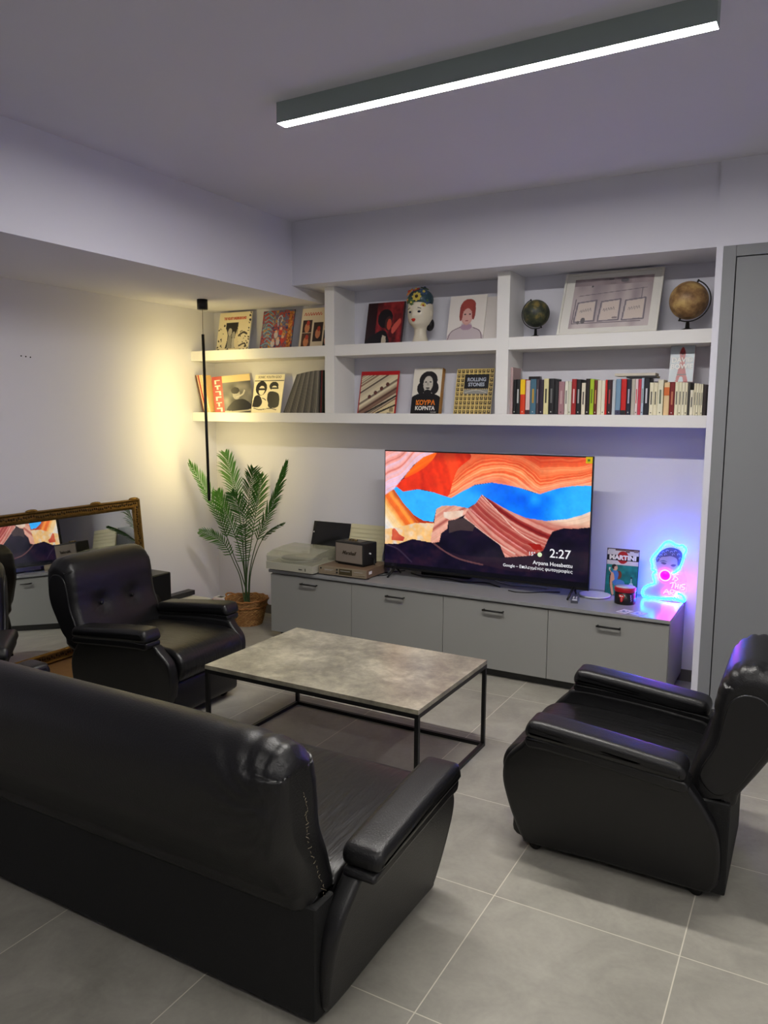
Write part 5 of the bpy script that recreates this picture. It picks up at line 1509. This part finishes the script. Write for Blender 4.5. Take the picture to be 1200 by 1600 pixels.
palm = empty('potted_palm', (PX, PYc, 0.022), 0, 'green feathery palm standing in the wicker basket', 'plant')
MB().lathe([(0.001, 0.0), (0.085, 0.0), (0.10, 0.09), (0.10, 0.12), (0.001, 0.125)], 32).build('inner_pot', mat('soil_dark', (46, 32, 24), rough=0.9, noise=0.4, nscale=60, bump=0.6), palm)
M_LEAF = mat('palm_leaf', (54, 100, 32), rough=0.4, noise=0.35, nscale=12, spec=0.5)
M_LEAF.node_tree.nodes['Principled BSDF'].inputs['Subsurface Weight'].default_value = 0.0
M_STEM = mat('palm_stem', (48, 74, 34), rough=0.45, noise=0.3, nscale=15)
base0 = Vector((PX, PYc, 0.022))
def frond(pts, t0, Lm, nl, wl=0.0098, ang=38, sides=(1, 1), fold=0.25, rs=0.004, seed=1):
    rr = random.Random(seed)
    P = [base0 + Vector((rr.uniform(-0.02, 0.02), rr.uniform(-0.02, 0.02), 0.12))] + [at(px, py, 1, y) for px, py, y in pts]
    C = catmull(P, 14, False)
    n = len(C)
    root = MB().tube([c - base0 for c in C], [rs * (1.25 - 1.0 * i / n) for i in range(n)], 7).build('stem', M_STEM, palm)
    mb = MB()
    view = (CAM - C[n // 2]).normalized()
    for j in range(nl):
        t = t0 + (1 - t0) * (j + 0.5) / nl
        i = min(int(t * (n - 1)), n - 2)
        p = C[i].lerp(C[i + 1], t * (n - 1) - i)
        tg = (C[i + 1] - C[i]).normalized()
        sd = tg.cross(view).normalized()
        nrm = sd.cross(tg).normalized()
        u = (t - t0) / (1 - t0)
        L_ = Lm * (0.55 + 0.6 * math.sin(PI * min(1, u * 0.8 + 0.12))) * (1 - 0.55 * max(0, u - 0.75) / 0.25)
        for s, on in zip((-1, 1), sides):
            if not on: continue
            a = R(ang - 18 * u + rr.uniform(-4, 4))
            d = (tg * math.cos(a) + sd * s * math.sin(a) * on + nrm * (fold + rr.uniform(-0.12, 0.12))).normalized()
            LL = L_ * rr.uniform(0.88, 1.06) * (1 if on == 1 else on)
            wv = (d.cross(nrm)).normalized()
            q_ = [p, p + d * LL * 0.35 + Vector((0, 0, -0.004)), p + d * LL * 0.7 + Vector((0, 0, -0.012)), p + d * LL + Vector((0, 0, -0.030 * LL / 0.15))]
            ws = (wl * 0.5, wl, wl * 0.8, 0.0006)
            vs = []
            for q2, w2 in zip(q_, ws):
                vs += [q2 - wv * w2 / 2 + nrm * w2 * 0.2 - base0, q2 - base0, q2 + wv * w2 / 2 + nrm * w2 * 0.2 - base0]
            fs = []
            for k in range(3):
                fs += [(3 * k, 3 * k + 1, 3 * k + 4, 3 * k + 3), (3 * k + 1, 3 * k + 2, 3 * k + 5, 3 * k + 4)]
            mb.add(vs, fs, 0, False)
    mb.build('frond', M_LEAF, root)
frond([(378, 900, 2.34), (366, 870, 2.30), (347, 820, 2.24), (322, 770, 2.18), (296, 724, 2.12)], 0.52, 0.155, 26, sides=(0.55, 1), seed=2)
frond([(382, 890, 2.36), (378, 840, 2.38), (370, 775, 2.42), (361, 740, 2.45), (352, 708, 2.48)], 0.55, 0.150, 24, seed=3)
frond([(385, 890, 2.32), (383, 840, 2.26), (388, 790, 2.22), (393, 755, 2.20), (396, 732, 2.18)], 0.50, 0.150, 24, seed=4)
frond([(390, 895, 2.36), (400, 850, 2.36), (418, 805, 2.38), (434, 765, 2.40), (447, 722, 2.42)], 0.42, 0.140, 30, sides=(1, 0.9), ang=26, seed=5)
frond([(391, 900, 2.33), (400, 865, 2.28), (412, 840, 2.24), (428, 825, 2.22), (444, 816, 2.20)], 0.55, 0.075, 16, ang=16, sides=(1, 1), seed=6)
frond([(376, 905, 2.31), (366, 880, 2.26), (352, 852, 2.20), (334, 837, 2.16), (313, 829, 2.12)], 0.48, 0.080, 20, ang=48, seed=7)
frond([(384, 895, 2.30), (384, 850, 2.22), (380, 812, 2.16), (372, 790, 2.12), (362, 770, 2.08)], 0.40, 0.145, 26, ang=44, seed=8)
frond([(386, 895, 2.38), (392, 850, 2.42), (400, 800, 2.46), (405, 770, 2.49), (407, 742, 2.50)], 0.46, 0.140, 24, seed=9)
frond([(381, 890, 2.36), (372, 850, 2.38), (358, 815, 2.38), (348, 790, 2.38), (340, 768, 2.38)], 0.44, 0.135, 24, ang=40, seed=10)
frond([(383, 905, 2.32), (381, 890, 2.28), (380, 865, 2.25), (380, 840, 2.24), (380, 820, 2.24)], 0.50, 0.080, 18, ang=62, seed=11)

# ------------------------------------------------------------------ gold mirror leaning on the left wall
MYC, MW, MH = 1.06, 1.28, 0.985
mir = empty('wall_mirror', (-3.372, MYC, 0.021), 0, 'wide mirror in an ornate gold frame leaning on the left wall', 'mirror')
mir.rotation_euler = (-R(5.2), 0, R(90))
M_GOLD = mat('aged_gold', (122, 94, 46), rough=0.42, metal=0.85, noise=0.5, nscale=28, bump=1.0, bscale=70)
M_GOLDD = mat('aged_gold_dark', (74, 56, 30), rough=0.5, metal=0.75, noise=0.5, nscale=40, bump=1.0, bscale=90)
def rail(prof, m, name):
    # mitred frame swept round the rectangle; prof: (inset, depth)
    vs = []; fs = []
    n = len(prof)
    for (sx_, sz_) in ((-1, 0), (1, 0), (1, 1), (-1, 1)):
        for (ins, d) in prof:
            vs.append((sx_ * (MW / 2 - ins), -d, (MH - ins) if sz_ else ins))
    for k in range(4):
        k2 = (k + 1) % 4
        for i in range(n):
            i2 = (i + 1) % n
            fs.append((k * n + i, k * n + i2, k2 * n + i2, k2 * n + i))
    return MB().add(vs, fs, 0, False).build(name, m, mir)
frm = rail([(0.0, 0.0), (0.0, 0.022), (0.008, 0.032), (0.016, 0.026), (0.020, 0.020), (0.050, 0.020), (0.054, 0.026), (0.062, 0.024), (0.070, 0.014), (0.074, 0.010), (0.074, 0.0)], M_GOLD, 'frame')
orn = MB()
rnd = random.Random(5)
def bead(x, z):
    orn.sphere((x, -0.021, z), 0.008, 6, 0, (1.1, 0.7, 1.2))
k = 0
x = -MW / 2 + 0.035
while x < MW / 2 - 0.03:
    for z in (0.035, MH - 0.035): bead(x + rnd.uniform(-.002, .002), z + rnd.uniform(-.006, .006))
    x += 0.0175
z = 0.05
while z < MH - 0.045:
    for x in (-MW / 2 + 0.035, MW / 2 - 0.035): bead(x + rnd.uniform(-.006, .006), z)
    z += 0.0175
orn.build('carved_band', M_GOLDD, frm)
for x in (-MW / 2 + 0.05, -0.25, 0.25, MW / 2 - 0.05):
    MB().sphere((x, -0.016, MH + 0.002), 0.030, 14, 0, (1.5, 0.5, 0.4)).build('crest', M_GOLD, frm)
box('mirror_glass', (-MW / 2 + 0.070, -0.012, 0.070), (MW / 2 - 0.070, -0.008, MH - 0.070), mat('mirror_silver', (225, 228, 226), rough=0.015, metal=1.0), mir)
o = box('cardboard_sheet', (-0.24, -0.37, 0), (0.24, 0.37, 0.018), mat('cardboard', (176, 134, 84), rough=0.85, noise=0.15, nscale=20, bump=0.2), None, 0.001, (-3.24, 0.83, 0.0))
setp(o, 'brown flat cardboard sheet on the floor under the gold mirror', 'cardboard')

# black cabinet with rounded edges and the things by the left corner
mat('gloss_cabinet', (15, 15, 16), rough=0.35)
sub = empty('subwoofer', (-3.19, 1.425, 0), 0, 'black floor-standing box with rounded edges behind the left armchair', 'loudspeaker')
box('cabinet', (-0.12, -0.20, 0.012), (0.12, 0.20, 0.512), MATS['gloss_cabinet'], sub, 0.018)
for x in (-0.09, 0.09):
    for y in (-0.16, 0.16):
        MB().lathe([(0.001, 0), (0.016, 0), (0.016, 0.0125), (0.001, 0.0125)], 14, (x, y, 0)).build('foot', M_BLACK, sub)
MB().lathe([(0.001, 0), (0.085, 0), (0.095, 0.006), (0.001, 0.004)], 40).build('driver_grille', M_BLACK, sub, (0.1202, 0, 0.30), (0, PI / 2, 0))
so = empty('small_speaker', (-3.20, 1.452, 0.512), R(6), 'small square black speaker on top of the rounded black box', 'loudspeaker')
box('cabinet', (-0.04, -0.05, 0), (0.04, 0.05, 0.135), M_PLASTIC, so, 0.004)
MB().lathe([(0.001, 0), (0.032, 0), (0.034, 0.003), (0.001, 0.002)], 28).build('driver', M_BLACK, so, (0.0402, 0, 0.07), (0, PI / 2, 0))

bw = box('storage_box', (-0.135, -0.20, 0), (0.135, 0.20, 0.185), mat('box_pale', (196, 194, 186), rough=0.7), None, 0.003, (-3.335, 1.99, 0.0))
setp(bw, 'pale grey low box on the floor by the left wall, under the narrow dark case', 'box')
bl_ = box('flat_case', (-0.035, -0.22, 0), (0.035, 0.22, 0.036), mat('case_dark', (40, 40, 44), rough=0.4, noise=0.6, nscale=40), None, 0.003, (-3.43, 1.985, 0.1905))
setp(bl_, 'narrow dark case lying on the pale box against the left wall', 'case')
o = box('pink_folder', (-0.10, -0.13, 0), (0.10, 0.13, 0.11), mat('folder_pink', (196, 112, 116), rough=0.6), None, 0.003, (-3.30, 2.33, 0.0), (0, 0, R(0)))
setp(o, 'pink box file on the floor in the left corner behind the basket', 'box')
o = box('power_adapter', (-0.05, -0.035, 0), (0.05, 0.035, 0.03), M_WHITE, None, 0.004, (-3.30, 2.40, 0.1105))
setp(o, 'small white power adapter lying on the pink box file', 'adapter')
MB().box((-0.02, -0.022, 0.0302), (0.025, 0.022, 0.0312)).build('label_plate', M_BLACK, o)
